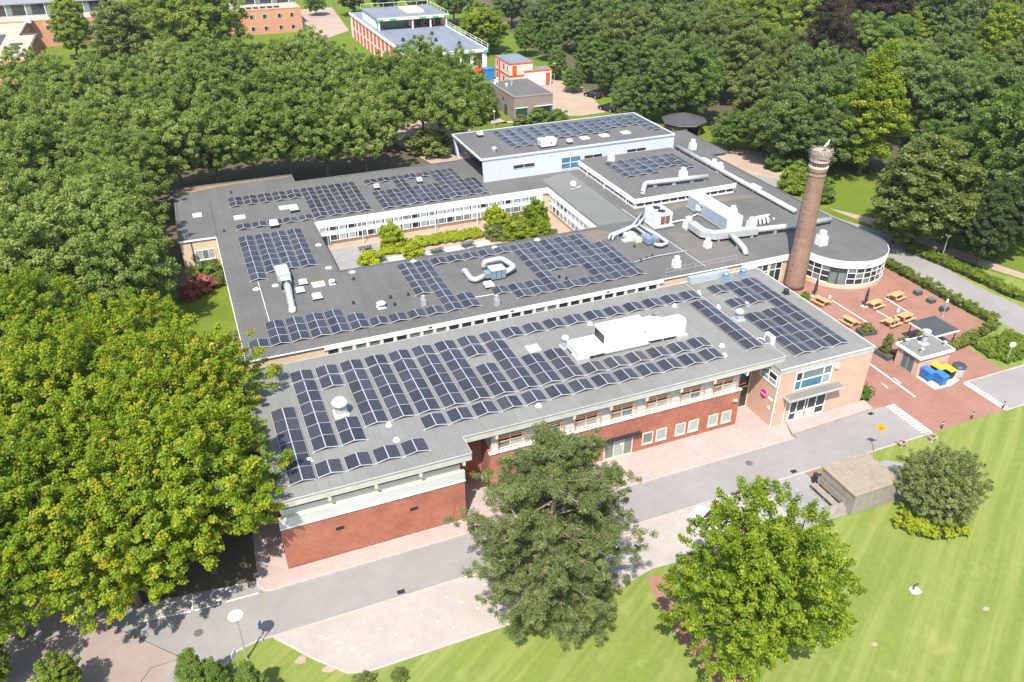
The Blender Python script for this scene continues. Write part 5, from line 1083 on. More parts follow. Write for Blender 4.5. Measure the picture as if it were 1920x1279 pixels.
# timber shed: boards and slats one by one
e = empty('timber_shed', (47.6, 37.4, 0), 'weathered timber bin shed with a slatted flat roof', 'shed')
for i in range(24): MB().box(45.15+random.uniform(-.02,.02), 49.95+random.uniform(-.02,.02), 35.45+i*.165, 35.45+i*.165+.125, 2.2+random.uniform(-.008,.008), 2.245).obj('roof_slat', WOODL, e)
for i in range(30): MB().box(45.2+i*.158, 45.2+i*.158+.148, 35.42+random.uniform(-.006,.006), 35.45, .04, 2.17).obj('board', WOOD, e)
for i in range(25): MB().box(45.18+random.uniform(-.006,.006), 45.21, 35.48+i*.154, 35.48+i*.154+.145, .04, 2.17).obj('board', WOOD, e)
for i in range(25): MB().box(49.92, 49.95, 35.48+i*.154, 35.48+i*.154+.145, .04, 2.17).obj('board', WOOD, e)
for a in ((45.1,50.0,35.36,35.42),(45.1,50.0,39.38,39.44),(45.1,45.17,35.42,39.38),(49.95,50.02,35.42,39.38)): MB().box(*a, 2.1, 2.27).obj('edge_board', WOODL, e)
for x in (45.3, 49.85):
    for y in (35.55, 39.3): MB().box(x-.06, x+.06, y-.06, y+.06, .01, 2.15).obj('post', WOOD, e)
e = empty('timber_bench', (44.6, 37.5, 0), 'long weathered timber bench and low screen along the shed', 'bench')
for i in range(3): MB().box(44.25+i*.2, 44.25+i*.2+.17, 36.0, 39.4, .5, .55).obj('plank', WOOD, e)
for i in range(3): MB().box(44.97, 45.01, 36.0, 39.4, .6+i*.22, .6+i*.22+.19).obj('back_board', WOOD, e)
for y in (36.2, 37.7, 39.2): MB().box(44.3, 45.0, y-.05, y+.05, .01, .5).box(44.96, 45.03, y-.03, y+.03, .5, 1.25).obj('leg', WOOD, e)
e = empty('timber_screen', (43.4, 36.0, 0), 'low leaning timber screen at the front edge of the concrete slab', 'screen')
for i in range(26): MB().add([(41.3+i*.155,35.85,.05),(41.3+i*.155+.145,35.85,.05),(41.3+i*.155+.145,35.9,.05),(41.3+i*.155,35.9,.05),(41.3+i*.155,36.15,.85),(41.3+i*.155+.145,36.15,.85),(41.3+i*.155+.145,36.2,.85),(41.3+i*.155,36.2,.85)], [(0,3,2,1),(4,5,6,7),(0,1,5,4),(1,2,6,5),(2,3,7,6),(3,0,4,7)]).obj('board', WOOD, e)
MB().box(41.2, 45.4, 36.16, 36.24, .84, .92).obj('top_rail', WOOD, e)
for x in (41.4, 43.3, 45.2): MB().box(x-.05, x+.05, 36.2, 36.3, .01, .86).obj('post', WOOD, e)
tag(MB().box(45.0, 45.3, 39.55, 40.0, .01, 1.0).box(44.97, 45.33, 39.52, 40.03, 1.0, 1.08).obj('waste_bin', M('bin_dark', (.03,.03,.035), .6)), 'small dark bin at the back corner of the timber shed', 'waste bin')
tag(MB().tube([(40.4,35.6,0),(40.4,35.6,1.0)], .05, 8).lathe(40.4, 35.6, [(.05,1.0),(.07,1.02),(.02,1.06)], 8).obj('marker_post', DARKSTEEL), 'thin dark post at the lower corner of the concrete slab', 'post')
# goal-net ring lying in the lawn and bare spots
e = empty('hydrant_base', (44.0, 27.3, 0), 'small dark tap on a pale concrete patch in the lawn', 'tap')
MB().prism([(43.6,27.1),(43.9,26.9),(44.4,26.95),(44.5,27.4),(44.2,27.7),(43.75,27.65)], .004, .03).obj('pad', CONC, e); MB().tube(bend([(44.0,27.4,.03),(44.0,27.4,.5),(44.3,27.4,.6),(44.3,27.4,.4)], .1, 3), .04, 8).obj('tap', DARKSTEEL, e)
for p in ((40.5,34.4),(37.7,24.7),(47.6,24.0)):
    struct(MB().prism([(p[0]+.28*math.cos(i*.8)*random.uniform(.7,1.2), p[1]+.2*math.sin(i*.8)*random.uniform(.7,1.2)) for i in range(8)], None, .006).obj('bare_patch', SANDY))
for p in ((.3,38.6),(2.0,37.2),(1.2,36.0)): struct(MB().prism([(p[0]+.5*math.cos(i*.8)*random.uniform(.6,1.2), p[1]+.35*math.sin(i*.8)*random.uniform(.6,1.2)) for i in range(8)], None, .006).obj('bare_patch', SANDY))
# ------------------------------------------------------------------ cars
def car(x, y, rz, paint, label):
    e = empty('parked_car', (0, 0, 0), label, 'car'); WL[e] = Vector((0,0,0))
    prof = [(-2.1,.32),(-2.15,.62),(-2.05,.86),(-1.75,.95),(.95,.93),(1.75,.84),(2.08,.66),(2.12,.36),(1.95,.24),(-1.95,.24)]
    def loft(pr, ws, mat, nm, par):
        n = len(pr); v = []; k = len(ws)
        for wv, sc2 in ws: v += [(a, wv, .24+(b-.24)*sc2) for a, b in pr]
        f = [tuple(range(n-1, -1, -1)), tuple(range((k-1)*n, k*n))]
        for j in range(k-1): f += [(j*n+i, j*n+(i+1) % n, (j+1)*n+(i+1) % n, (j+1)*n+i) for i in range(n)]
        return MB().add(v, f).obj(nm, mat, par, False)
    b = loft(prof, [(-.86,.9),(-.78,1),(.78,1),(.86,.9)], paint, 'body', e)
    MB().add([(-1.85,-.76,.93),(.98,-.76,.92),(.98,.76,.92),(-1.85,.76,.93),(-1.35,-.58,1.43),(.18,-.58,1.43),(.18,.58,1.43),(-1.35,.58,1.43)], [(0,3,2,1),(4,5,6,7),(0,1,5,4),(1,2,6,5),(2,3,7,6),(3,0,4,7)]).obj('cabin_glass', GLASSD, e)
    MB().frustum((-1.42,.24,-.61,.61), (-1.3,.12,-.54,.54), 1.425, 1.47).obj('roof', paint, e)
    for s in (-1, 1):
        for a, c2 in (((.98,s*.765,.92),(.2,s*.6,1.43)), ((-1.85,s*.765,.93),(-1.36,s*.6,1.43)), ((-.5,s*.765,.93),(-.55,s*.6,1.43))): MB().tube([a, c2], .04, 5).obj('pillar', paint, e)
    for wx in (-1.32, 1.32):
        for s in (-1, 1):
            t2 = MB().tube([(wx,s*.68,.31),(wx,s*.87,.31)], .31, 16).obj('wheel', BLACK, e); MB().tube([(wx,s*.86,.31),(wx,s*.885,.31)], .19, 12).obj('rim', ALU, t2)
    for s in (-1, 1):
        MB().box(1.98, 2.11, s*.55-.17, s*.55+.17, .6, .76).obj('headlight', GALV, e); MB().box(-2.16, -2.06, s*.62-.13, s*.62+.13, .62, .84).obj('tail_light', BRIGHTORANGE, e)
        MB().box(.7, .86, s*.95-.1, s*.95+.1, .92, 1.04).obj('mirror', paint, e)
    e.location = (x, y, .012); e.rotation_euler.z = rz
car(33.9, 38.5, rad(118), M('car_white', (.75, .75, .76), .25, var=.02, spec=.6), 'white car parked half hidden under the yellow-green maple')
car(20.6, 38.9, rad(92), M('car_silver_blue', (.38, .46, .56), .25, .3, var=.02, spec=.6), 'silver-blue car parked behind the pine tree')
car(86.0, 161.5, rad(112), M('car_black', (.008, .008, .010), .2, var=.1, spec=.6), 'black car parked under the trees by the far drive'); car(84.0, 150.8, rad(112), MATS['car_black'], 'black car tucked behind a small tree nearer the silver hall')

# ------------------------------------------------------------------ road details
for x, y, a, b in ((12.5,42.2,2.2,.8),(23.5,44.6,3.2,.6),(38,43.1,1.6,1.6),(50.5,42.5,2.6,.7),(5.2,44.3,1.4,.9)):
    struct(MB().prism([(x,y),(x+a,y+.05),(x+a-.04,y+b),(x-.03,y+b-.04)], None, .0135).obj('asphalt_patch', ASPHALT3))
for i, (x, y) in enumerate(((8.3,41.75),(27.5,45.2),(44.5,41.75),(57.2,45.9))):
    g_ = MB().box(x-.28, x+.28, y-.2, y+.2, .0125, .02)
    for k in range(4): g_.box(x-.24+k*.13, x-.17+k*.13, y-.17, y+.17, .02, .024)
    struct(g_.obj('drain_grate', DARKSTEEL))
for x, y in ((18.5,43.6),(41.5,44.2),(-6,43.6)): struct(MB().cyl(x, y, .0125, .02, .34, .33, 18).obj('manhole_cover', M('iron_cover', (.12,.11,.105), .7, var=.3, vs=8)))

# ------------------------------------------------------------------ vegetation
def leaf_mesh(name, cen, crad, per, ln, wd, centre, seed, upw=.45, outw=.55, rnd=.75, flat=.8, reach=.0, mat=None, ctint=None, droop=0.):
    """leaf-sized diamonds spread round clump centres; every face carries its own tint"""
    g = np.random.default_rng(seed); cen = np.asarray(cen, float); n = len(cen); crad = np.broadcast_to(np.asarray(crad, float), (n,))
    idx = np.repeat(np.arange(n), per); m = len(idx)
    v = g.normal(size=(m,3)); v /= np.linalg.norm(v, axis=1)[:,None]; rr = g.random(m)**(1/2.2)
    off = v*(rr*crad[idx])[:,None]; off[:,2] *= flat
    out = cen[idx]-np.asarray(centre); out /= np.linalg.norm(out, axis=1)[:,None]+1e-6
    t_ = g.random(m)*reach; p = cen[idx]+off*(1-.45*t_[:,None])+out*(t_*crad[idx])[:,None]
    if droop: p[:,2] -= droop*g.random(m)**1.5
    nn = out*outw+np.array([0,0,upw])+g.normal(size=(m,3))*rnd+v*.35; nn /= np.linalg.norm(nn, axis=1)[:,None]
    a = np.cross(nn, g.normal(size=(m,3))); a /= np.linalg.norm(a, axis=1)[:,None]; b = np.cross(nn, a)
    L = ln*g.uniform(.7,1.3,m)[:,None]; W = wd*g.uniform(.7,1.3,m)[:,None]
    bend_ = nn*(L*.12)
    V = np.stack([p-a*L*.5-bend_, p+b*W*.5, p+a*L*.5-bend_, p-b*W*.5], 1).reshape(-1,3)
    me = bpy.data.meshes.new(name); me.vertices.add(len(V)); me.vertices.foreach_set('co', V.astype(np.float32).ravel())
    me.loops.add(4*m); me.loops.foreach_set('vertex_index', np.arange(4*m, dtype=np.int32)); me.polygons.add(m)
    me.polygons.foreach_set('loop_start', np.arange(0, 4*m, 4, dtype=np.int32)); me.polygons.foreach_set('loop_total', np.full(m, 4, np.int32))
    ct = g.random(n) if ctint is None else np.asarray(ctint)
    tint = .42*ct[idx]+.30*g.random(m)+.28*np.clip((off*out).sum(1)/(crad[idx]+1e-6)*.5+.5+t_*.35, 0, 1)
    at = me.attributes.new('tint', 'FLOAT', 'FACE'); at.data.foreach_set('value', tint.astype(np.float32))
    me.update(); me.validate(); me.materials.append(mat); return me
def crown_points(seed, n, r, hv, hc, lobes=9, lob=.22, bottom=-.72, cone=0., power=.55, col=0.):
    g = np.random.default_rng(seed); d = g.normal(size=(n*3,3)); d /= np.linalg.norm(d, axis=1)[:,None]
    L = g.normal(size=(lobes,3)); L[:,2] = np.abs(L[:,2])*.6-.15; L /= np.linalg.norm(L, axis=1)[:,None]
    k = (np.clip((d@L.T-.55)/.45, 0, 1)**1.2).max(1); mult = 1-lob+lob*1.7*k
    rr = (g.random(len(d))**.38)*(1-.0)*mult; rr = np.where(g.random(len(d)) < .22, rr*g.uniform(.3,.9,len(d)), rr)
    p = d*rr[:,None]*np.array([r,r,hv])
    if cone:
        q = np.clip((p[:,2]/hv+1)/2, 0, 1); s = (1-cone*q); p[:,0] *= s; p[:,1] *= s
    p = p[p[:,2] > bottom*hv][:n]; p[:,2] += hc; return p
def trunk_mesh(name, seed, pts, hc, r0, mat, nl=9, lean=.0, rad_l=.35):
    g = random.Random(seed); m = MB(); top = hc*1.05
    ax = [(lean*t*t*hc+g.uniform(-.08,.08), g.uniform(-.08,.08), t*top) for t in (0,.15,.35,.55,.8,1)]; ax[0] = (0,0,-.05)
    m.tube(ax, [r0*1.35,r0,r0*.88,r0*.7,r0*.45,r0*.2], 9)
    if len(pts):
        for i in range(nl):
            p = Vector(pts[g.randrange(len(pts))]); t = g.uniform(.35,.85); s = Vector((0,0,t*top)); q = s.lerp(p, .5)+Vector((g.uniform(-.3,.3),g.uniform(-.3,.3),g.uniform(0,.4)))
            m.tube([s, q, p], [r0*rad_l, r0*rad_l*.6, r0*.08], 6)
    me = bpy.data.meshes.new(name); me.from_pydata(m.v, [], m.f); me.materials.append(mat); me.polygons.foreach_set('use_smooth', [True]*len(m.f)); me.update(); return me
PROTO = {}
def proto(key, crown, trunk): PROTO.setdefault(key, []).append((crown, trunk))
def plant_tree(key, var, name, x, y, s, label, cat='tree', group=None, mat=None, rz=None, z=0.):
    cm, tm = PROTO[key][var % len(PROTO[key])]; sx, sz = s if isinstance(s, (tuple, list)) else (s, s)
    e = empty(name, (x, y, z), label, cat, group, random.uniform(0, 6.283) if rz is None else rz); e.scale = (sx, sx, sz)
    for nm, me in (('crown', cm), ('trunk', tm)):
        if me is None: continue
        o = bpy.data.objects.new(nm, me); COL.objects.link(o); o.parent = e
        if nm == 'crown' and mat is not None: o.material_slots[0].link = 'OBJECT'; o.material_slots[0].material = mat
    return e
for v in range(2):
    pts = crown_points(11+v, 980, 5.6, 5.1, 7.6, 16, .30, -.85)
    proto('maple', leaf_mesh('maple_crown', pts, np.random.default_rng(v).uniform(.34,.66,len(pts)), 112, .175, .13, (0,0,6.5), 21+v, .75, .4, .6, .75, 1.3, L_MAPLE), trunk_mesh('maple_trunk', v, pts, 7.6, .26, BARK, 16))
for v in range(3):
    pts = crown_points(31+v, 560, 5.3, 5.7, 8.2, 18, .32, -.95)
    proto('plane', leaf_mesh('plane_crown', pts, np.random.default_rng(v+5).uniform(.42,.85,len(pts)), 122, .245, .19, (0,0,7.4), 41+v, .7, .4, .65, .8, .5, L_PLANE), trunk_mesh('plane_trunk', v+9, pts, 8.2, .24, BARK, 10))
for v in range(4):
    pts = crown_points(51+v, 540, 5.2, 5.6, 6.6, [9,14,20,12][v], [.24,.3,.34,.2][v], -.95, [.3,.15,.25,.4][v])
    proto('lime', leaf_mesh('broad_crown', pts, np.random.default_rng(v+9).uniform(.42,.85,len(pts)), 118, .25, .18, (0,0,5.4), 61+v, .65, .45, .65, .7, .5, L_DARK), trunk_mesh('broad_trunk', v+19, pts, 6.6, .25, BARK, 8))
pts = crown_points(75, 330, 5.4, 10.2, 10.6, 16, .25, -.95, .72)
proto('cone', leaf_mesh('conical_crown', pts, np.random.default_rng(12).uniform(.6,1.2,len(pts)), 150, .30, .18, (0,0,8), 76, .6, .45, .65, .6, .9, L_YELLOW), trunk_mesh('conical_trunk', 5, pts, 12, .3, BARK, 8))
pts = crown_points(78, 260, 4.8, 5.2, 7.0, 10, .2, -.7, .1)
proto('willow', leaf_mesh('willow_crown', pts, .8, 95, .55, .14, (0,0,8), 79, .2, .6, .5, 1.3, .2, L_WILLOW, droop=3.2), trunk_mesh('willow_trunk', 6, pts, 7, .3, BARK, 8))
# pine: whorled branches carrying needle tufts
def pine(seed, H=14.6, R=5.6):
    g = np.random.default_rng(seed); cen = []; tr = MB()
    tr.tube([(0,0,-.1),(.1,.05,H*.3),(-.1,.1,H*.6),(.05,0,H*.95)], [.34,.27,.18,.04], 9)
    z = 1.3
    while z < H*.97:
        q = z/H; L = R*(1-.72*(max(0, q-.50)/.50)**1.4)*(.82+.18*min(1, q/.25)); nb = int(g.integers(6, 9))
        for b in range(nb):
            a = g.uniform(0, 6.283); l = L*g.uniform(.62, 1.08); rise = g.uniform(-.06, .28)+q*.25
            ex = Vector((math.cos(a)*l, math.sin(a)*l, z+rise*l))
            tr.tube([(0,0,z), (math.cos(a)*l*.5, math.sin(a)*l*.5, z+rise*l*.35), ex], [.085*(1-q*.6), .05, .015], 5)
            for k in range(int(6+l*3.9)):
                f = g.uniform(.28, 1.06); s = np.clip(g.normal(size=3), -1.4, 1.4)*np.array([.45,.45,.26])*(.4+l*.12)
                cen.append((math.cos(a)*l*f+s[0], math.sin(a)*l*f+s[1], z+rise*l*f*(.6+.4*f)+s[2]))
            for k in range(3):
                f = g.uniform(.4, .9); d2 = a+g.uniform(-.9, .9); st = Vector((math.cos(a)*l*f, math.sin(a)*l*f, z+rise*l*f*.8)); tr.tube([st, st+Vector((math.cos(d2)*.9, math.sin(d2)*.9, g.uniform(-.1,.5)))], [.03, .01], 4)
        z += g.uniform(.48, .75)
    cen = np.array(cen); cm = leaf_mesh('pine_needle_tufts', cen, g.uniform(.26,.46,len(cen)), 84, .23, .048, (0,0,H*.4), seed+1, .7, .35, .8, .75, .3, L_PINE)
    tm = bpy.data.meshes.new('pine_trunk'); tm.from_pydata(tr.v, [], tr.f); tm.materials.append(M('pine_bark', (.24, .18, .13), .9, var=.3, vs=3)); tm.update(); return cm, tm
proto('pine', *pine(91))
pts = crown_points(95, 1150, 6.4, 6.4, 6.8, 22, .36, -.92, .34)
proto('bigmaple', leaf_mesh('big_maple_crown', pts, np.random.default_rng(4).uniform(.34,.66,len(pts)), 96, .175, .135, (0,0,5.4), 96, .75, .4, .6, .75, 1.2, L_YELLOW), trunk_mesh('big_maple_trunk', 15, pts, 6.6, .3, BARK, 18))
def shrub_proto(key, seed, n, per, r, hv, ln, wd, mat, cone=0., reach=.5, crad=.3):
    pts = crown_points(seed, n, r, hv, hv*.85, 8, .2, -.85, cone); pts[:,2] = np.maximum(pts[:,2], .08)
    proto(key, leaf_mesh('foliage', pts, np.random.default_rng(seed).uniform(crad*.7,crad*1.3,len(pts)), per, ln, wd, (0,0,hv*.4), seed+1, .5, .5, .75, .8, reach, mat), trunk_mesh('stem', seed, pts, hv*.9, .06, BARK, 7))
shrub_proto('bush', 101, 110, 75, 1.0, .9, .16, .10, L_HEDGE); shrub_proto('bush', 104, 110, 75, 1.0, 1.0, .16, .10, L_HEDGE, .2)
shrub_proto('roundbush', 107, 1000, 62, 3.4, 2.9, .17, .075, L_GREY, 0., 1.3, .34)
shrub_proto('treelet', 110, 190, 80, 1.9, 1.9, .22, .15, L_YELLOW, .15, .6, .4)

MAPLE = [(-5.0,50.3,1.1),(-3.9,62.3,1.08),(-8.8,72.0,1.0),(-8.2,56.9,1.05),(-9.8,47.8,0.95),(-14.4,52.3,1.05),(-14.3,64.5,1.1),(-18.7,77.8,1.1),(-17.6,48.0,1.0),(-19.9,61.1,1.1)]
PLANE = [(-9.6,90.6,1.0),(-11.9,97.2,1.0),(-17.3,94.8,1.0),(-21.7,92.4,1.0),(-10.0,104.8,1.0),(-13.3,112.9,1.0),(-19.3,110.5,1.0),(-8.7,121.9,1.0),(-15.7,133.5,1.0),(-22.7,132.4,1.0),(-11.1,143.0,1.0),(-19.4,154.3,1.0),(-27.5,159.2,1.0),(-25.2,112.9,1.0),(-26.1,186.4,1.0),(-19.4,177.1,1.0),(-13.3,172.5,1.0),(-6.7,172.0,1.0),(0.9,180.3,1.0),(7.9,185.0,1.0),(14.9,184.8,1.0),(21.2,182.3,1.0),(27.1,177.4,1.0),(31.3,168.2,1.0),(-3.1,151.2,1.0),(3.3,155.9,1.0),(9.8,157.1,1.0),(16.2,154.6,1.0),(22.5,152.1,1.0),(28.4,147.7,1.0),(-1.9,132.0,1.0),(3.6,132.6,1.0),(9.4,133.2,1.0),(15.1,132.4,1.0),(20.7,130.2,1.0),(27.0,129.2,1.0),(38.7,160.5,1.0),(46.8,162.0,1.0),(50.2,153.6,1.0),(33.8,141.8,1.0),(41.5,144.4,1.0),(44.7,135.6,1.0)]
PARK = [(103.3,204.3,1.1,'dark'),(115.7,208.0,1.2,'dark'),(118.5,194.2,1.2,'dark'),(91.8,173.9,0.9,'mid'),(91.4,160.5,1.05,'dark'),(97.9,159.1,1.1,'dark'),(108.4,164.9,1.15,'dark'),(90.7,138.5,1.05,'dark'),(84.1,139.6,0.9,'dark'),(127.6,186.7,1.2,'dark'),(115.0,157.6,1.2,'olive'),(112.7,144.6,1.2,'olive'),(95.3,135.2,1.1,'mid'),(143.4,192.8,1.3,'bright'),(147.8,182.7,1.4,'bright'),(143.8,165.0,1.4,'bright'),(104.0,127.4,1.1,'olive'),(92.5,119.2,0.65,'mid'),(96.0,114.1,0.85,'mid'),(99.5,106.4,1.25,'dark'),(94.8,108.6,1.1,'dark'),(99.4,101.8,0.9,'dark'),(115.0,134.2,1.1,'olive'),(129.5,138.8,1.5,'copper'),(148.8,163.7,1.5,'copper'),(175.0,172.5,1.75,'copper'),(155.0,221.1,1.1,'copper'),(174.5,185.0,1.9,'willow'),(174.7,162.3,1.15,'bright'),(128.2,129.0,1.1,'dark'),(186.7,163.2,1.4,'dark'),(205.7,168.4,1.4,'dark'),(215.9,164.4,1.4,'dark'),(154.3,130.1,1.3,'dark'),(139.1,120.6,1.0,'dark'),(173.0,134.1,1.3,'yellow'),(154.9,112.4,1.3,'olive'),(144.2,112.8,1.2,'mid'),(123.2,98.1,1.2,'dark'),(127.4,93.9,1.3,'dark'),(114.5,92.7,0.9,'mid'),(113.5,78.9,1.3,'mid'),(113.5,84.5,1.1,'dark'),(91.5,74.5,1.2,'olive'),(89.4,76.1,0.75,'olive'),(95.4,71.8,0.8,'olive'),(97.9,67.2,0.95,'pinegreen'),(94.2,66.2,0.7,'pinegreen'),(107.4,70.2,1.2,'dark'),(88.2,205.2,0.62,'mid'),(96.4,215.0,0.9,'dark'),(85.2,178.9,0.55,'mid'),(83.7,167.0,0.5,'mid'),(91.6,197.4,0.6,'mid'),(99.6,242.2,1.0,'dark'),(109.3,228.8,1.1,'dark'),(78.8,211.9,1.15,'yellow'),(84.7,253.4,1.0,'dark'),(87.5,150.6,0.5,'mid'),(-9.0,222.0,1.5,'olive'),(3.7,234.0,1.5,'bright'),(12.2,231.5,1.4,'bright'),(-1.4,268.0,1.2,'bright'),(-21.4,244.0,1.15,'bright'),(-39.7,297.6,1.1,'dark'),(-28.2,308.7,1.0,'dark'),(-17.4,310.3,1.0,'dark'),(59.5,281.2,1.1,'dark'),(70.0,280.8,1.1,'dark'),(78.8,273.7,1.1,'dark'),(48.0,286.2,0.6,'mid'),(57.8,154.4,0.55,'dark')]
FILL = [(148.1,99.1,1.27,'mid'),(135.0,104.0,1.02,'dark'),(123.8,111.1,1.33,'dark'),(109.6,118.5,1.11,'dark'),(163.9,123.4,1.2,'bright'),(181.3,123.8,1.13,'bright'),(143.1,132.6,1.06,'bright'),(194.0,134.4,1.08,'bright'),(159.8,140.5,1.13,'olive'),(182.3,142.5,1.04,'dark'),(206.4,143.2,1.07,'dark'),(173.8,146.4,0.97,'dark'),(148.3,146.5,1.17,'mid'),(102.1,148.5,1.13,'dark'),(128.0,150.3,0.96,'mid'),(189.1,150.9,1.16,'dark'),(212.4,151.7,1.1,'dark'),(202.4,155.5,1.05,'dark'),(165.8,157.7,0.97,'mid'),(131.4,160.7,1.04,'bright'),(231.9,165.6,1.11,'mid'),(125.7,171.2,1.3,'dark'),(192.8,173.3,0.98,'bright'),(158.0,174.8,0.96,'bright'),(224.9,175.9,1.21,'bright'),(103.1,176.3,1.35,'olive'),(136.5,176.5,0.96,'dark'),(238.7,178.7,1.22,'mid'),(189.4,182.2,1.0,'olive'),(211.8,183.2,1.16,'dark'),(247.6,186.1,1.24,'dark'),(220.3,189.2,0.95,'mid'),(107.4,189.6,1.31,'dark'),(230.5,190.6,1.27,'dark'),(263.9,191.3,1.13,'dark'),(161.9,191.9,1.19,'dark'),(273.8,195.5,1.0,'bright'),(202.2,196.0,1.12,'olive'),(189.1,198.5,1.12,'dark'),(170.4,200.2,1.11,'olive'),(246.4,200.3,0.99,'bright'),(219.5,202.3,1.08,'dark'),(281.8,203.2,1.17,'mid'),(160.2,204.4,1.21,'bright'),(235.9,205.2,1.26,'bright'),(142.1,206.4,1.29,'olive'),(197.8,208.3,1.03,'dark'),(127.7,208.6,1.14,'dark'),(254.8,208.8,1.2,'dark'),(211.5,209.2,1.09,'dark'),(187.4,211.4,1.12,'bright'),(267.6,211.5,1.03,'bright'),(289.5,211.7,1.13,'bright'),(221.6,215.2,1.27,'dark'),(207.1,219.0,1.19,'dark'),(279.0,219.1,1.29,'bright'),(175.8,219.2,1.0,'dark'),(235.2,219.2,0.98,'bright'),(116.5,219.8,1.32,'dark'),(140.5,220.2,1.13,'olive'),(248.8,220.5,0.95,'dark'),(264.1,222.7,1.18,'dark'),(196.3,225.3,1.24,'dark'),(128.6,225.4,1.17,'bright'),(292.9,227.0,1.34,'dark'),(225.4,227.3,1.09,'olive'),(169.8,227.8,1.29,'dark'),(181.4,227.9,1.16,'bright'),(242.7,229.6,0.96,'mid'),(141.4,231.7,1.35,'mid'),(271.5,232.4,1.0,'bright'),(206.5,233.0,1.14,'dark'),(232.6,234.8,1.01,'olive'),(250.3,235.6,1.09,'bright'),(161.3,237.4,1.03,'dark'),(123.1,237.8,1.33,'dark'),(283.7,237.8,1.16,'bright'),(173.9,237.9,1.03,'dark'),(186.1,239.4,1.23,'dark'),(198.0,239.5,1.04,'bright'),(262.6,240.7,1.26,'mid'),(241.6,242.6,1.23,'dark'),(144.8,242.8,0.97,'dark'),(215.1,243.0,1.05,'dark'),(298.8,244.8,1.15,'dark'),(227.9,245.5,1.19,'mid'),(272.3,248.1,1.01,'dark'),(180.5,249.1,1.13,'mid'),(128.3,250.1,1.28,'dark'),(251.9,250.8,1.06,'olive'),(204.3,251.9,1.29,'mid'),(280.7,252.0,0.97,'dark'),(166.0,252.8,1.04,'mid'),(153.1,253.2,0.96,'mid'),(290.6,253.4,0.97,'dark'),(216.0,255.6,1.25,'dark'),(192.8,257.0,1.31,'bright'),(232.2,258.8,1.1,'dark'),(262.4,259.1,0.98,'mid'),(243.2,259.9,0.95,'mid'),(205.2,264.0,1.13,'olive'),(129.9,264.6,1.32,'olive'),(221.1,265.3,1.04,'dark'),(185.3,265.6,1.01,'mid'),(172.7,267.2,1.21,'dark'),(142.2,267.4,1.3,'dark'),(157.8,267.7,1.15,'dark'),(195.1,269.4,0.96,'bright'),(135.5,276.5,1.1,'mid'),(163.1,277.0,1.02,'dark'),(201.4,277.2,0.95,'olive'),(148.9,277.6,1.08,'dark'),(144.8,287.0,0.97,'dark')]
PM = dict(dark=L_DARK, mid=L_MID, olive=L_OLIVE, bright=L_BRIGHT, copper=L_COPPER, willow=L_WILLOW, yellow=L_YELLOW, pinegreen=L_PGREEN)
ORD = ['first','second','third','fourth','fifth','sixth','seventh','eighth','ninth','tenth','eleventh','twelfth','thirteenth','fourteenth','fifteenth','sixteenth','seventeenth','eighteenth','nineteenth','twentieth']
def ordn(i):
    if i < 20: return ORD[i]
    t = ['twenty','thirty','forty','fifty','sixty','seventy','eighty','ninety'][(i+1)//10-2] if i+1 < 100 else 'hundred'
    r = (i+1) % 10; return (t+'-'+ORD[r-1]) if r else {'twenty':'twentieth','thirty':'thirtieth','forty':'fortieth','fifty':'fiftieth','sixty':'sixtieth','seventy':'seventieth','eighty':'eightieth','ninety':'ninetieth','hundred':'hundredth'}[t]
ml = sorted(range(len(MAPLE)), key=lambda i: (MAPLE[i][1]))
for r, i in enumerate(ml):
    x, y, s = MAPLE[i]; plant_tree('maple', i, 'maple_tree', x, y, s, 'yellow-green maple with orange shoot tips, %s of its clump counted back from the road' % ordn(r), 'tree', 'maples left of the sports hall')
rows = {}
for i, (x, y, s) in enumerate(PLANE): rows.setdefault('left of the school' if y < 126 and x < -5 else ('behind the school, nearest row' if y < 142 else ('behind the school, middle row' if y < 163 else 'behind the school, farthest row')), []).append(i)
for rn, ids in rows.items():
    for k, i in enumerate(sorted(ids, key=lambda j: (PLANE[j][0], PLANE[j][1]))):
        x, y, s = PLANE[i]; plant_tree('plane', i, 'plane_tree', x, y, s*random.uniform(.94, 1.08), 'dense green plane tree %s, %s from the left' % (rn, ordn(k)), 'tree', 'plane trees '+rn)
NAMES = dict(dark='dark green park tree', mid='mid green park tree', olive='olive green park tree', bright='bright green park tree', copper='purple copper beech', willow='pale weeping willow', yellow='yellow-green park tree', pinegreen='very dark green yew')
for nm, lst in (('PARK', PARK), ('FILL', FILL)):
    by = {}
    for i, (x, y, s, m) in enumerate(lst): by.setdefault((m, 'west' if x < 60 else 'east'), []).append(i)
    for (m, side), ids in by.items():
        for k, i in enumerate(sorted(ids, key=lambda j: (lst[j][0]/max(1., lst[j][1])))):
            x, y, s, _ = lst[i]; key = 'willow' if m == 'willow' else ('plane' if (nm == 'FILL' and i % 3 == 0) else 'lime')
            where = 'at the upper left' if side == 'west' else ('at the park edge' if nm == 'PARK' else 'deep in the wood')
            lab = '%s %s, %s of its kind from the left' % (NAMES[m], where, ordn(k)) if len(ids) > 1 else '%s %s' % (NAMES[m], where)
            w_ = 1.45 if (x, y) == (91.5, 74.5) else random.uniform(1.0, 1.15)
            plant_tree(key, i, {'willow': 'willow_tree', 'copper': 'copper_beech', 'pinegreen': 'yew_tree'}.get(m, 'park_tree'), x, y, (s*w_, s*random.uniform(.88, 1.2)), lab, 'tree', NAMES[m]+'s '+where, PM[m])
plant_tree('cone', 0, 'conical_tree', 104.7, 99.5, (1.3, 1.0), 'tall narrow yellow-green conical tree in the park behind the chimney', 'tree')
plant_tree('pine', 0, 'pine_tree', 18.1, 36.2, 1.03, 'large grey-green pine in the foreground beside the parking area', 'tree', rz=.4)
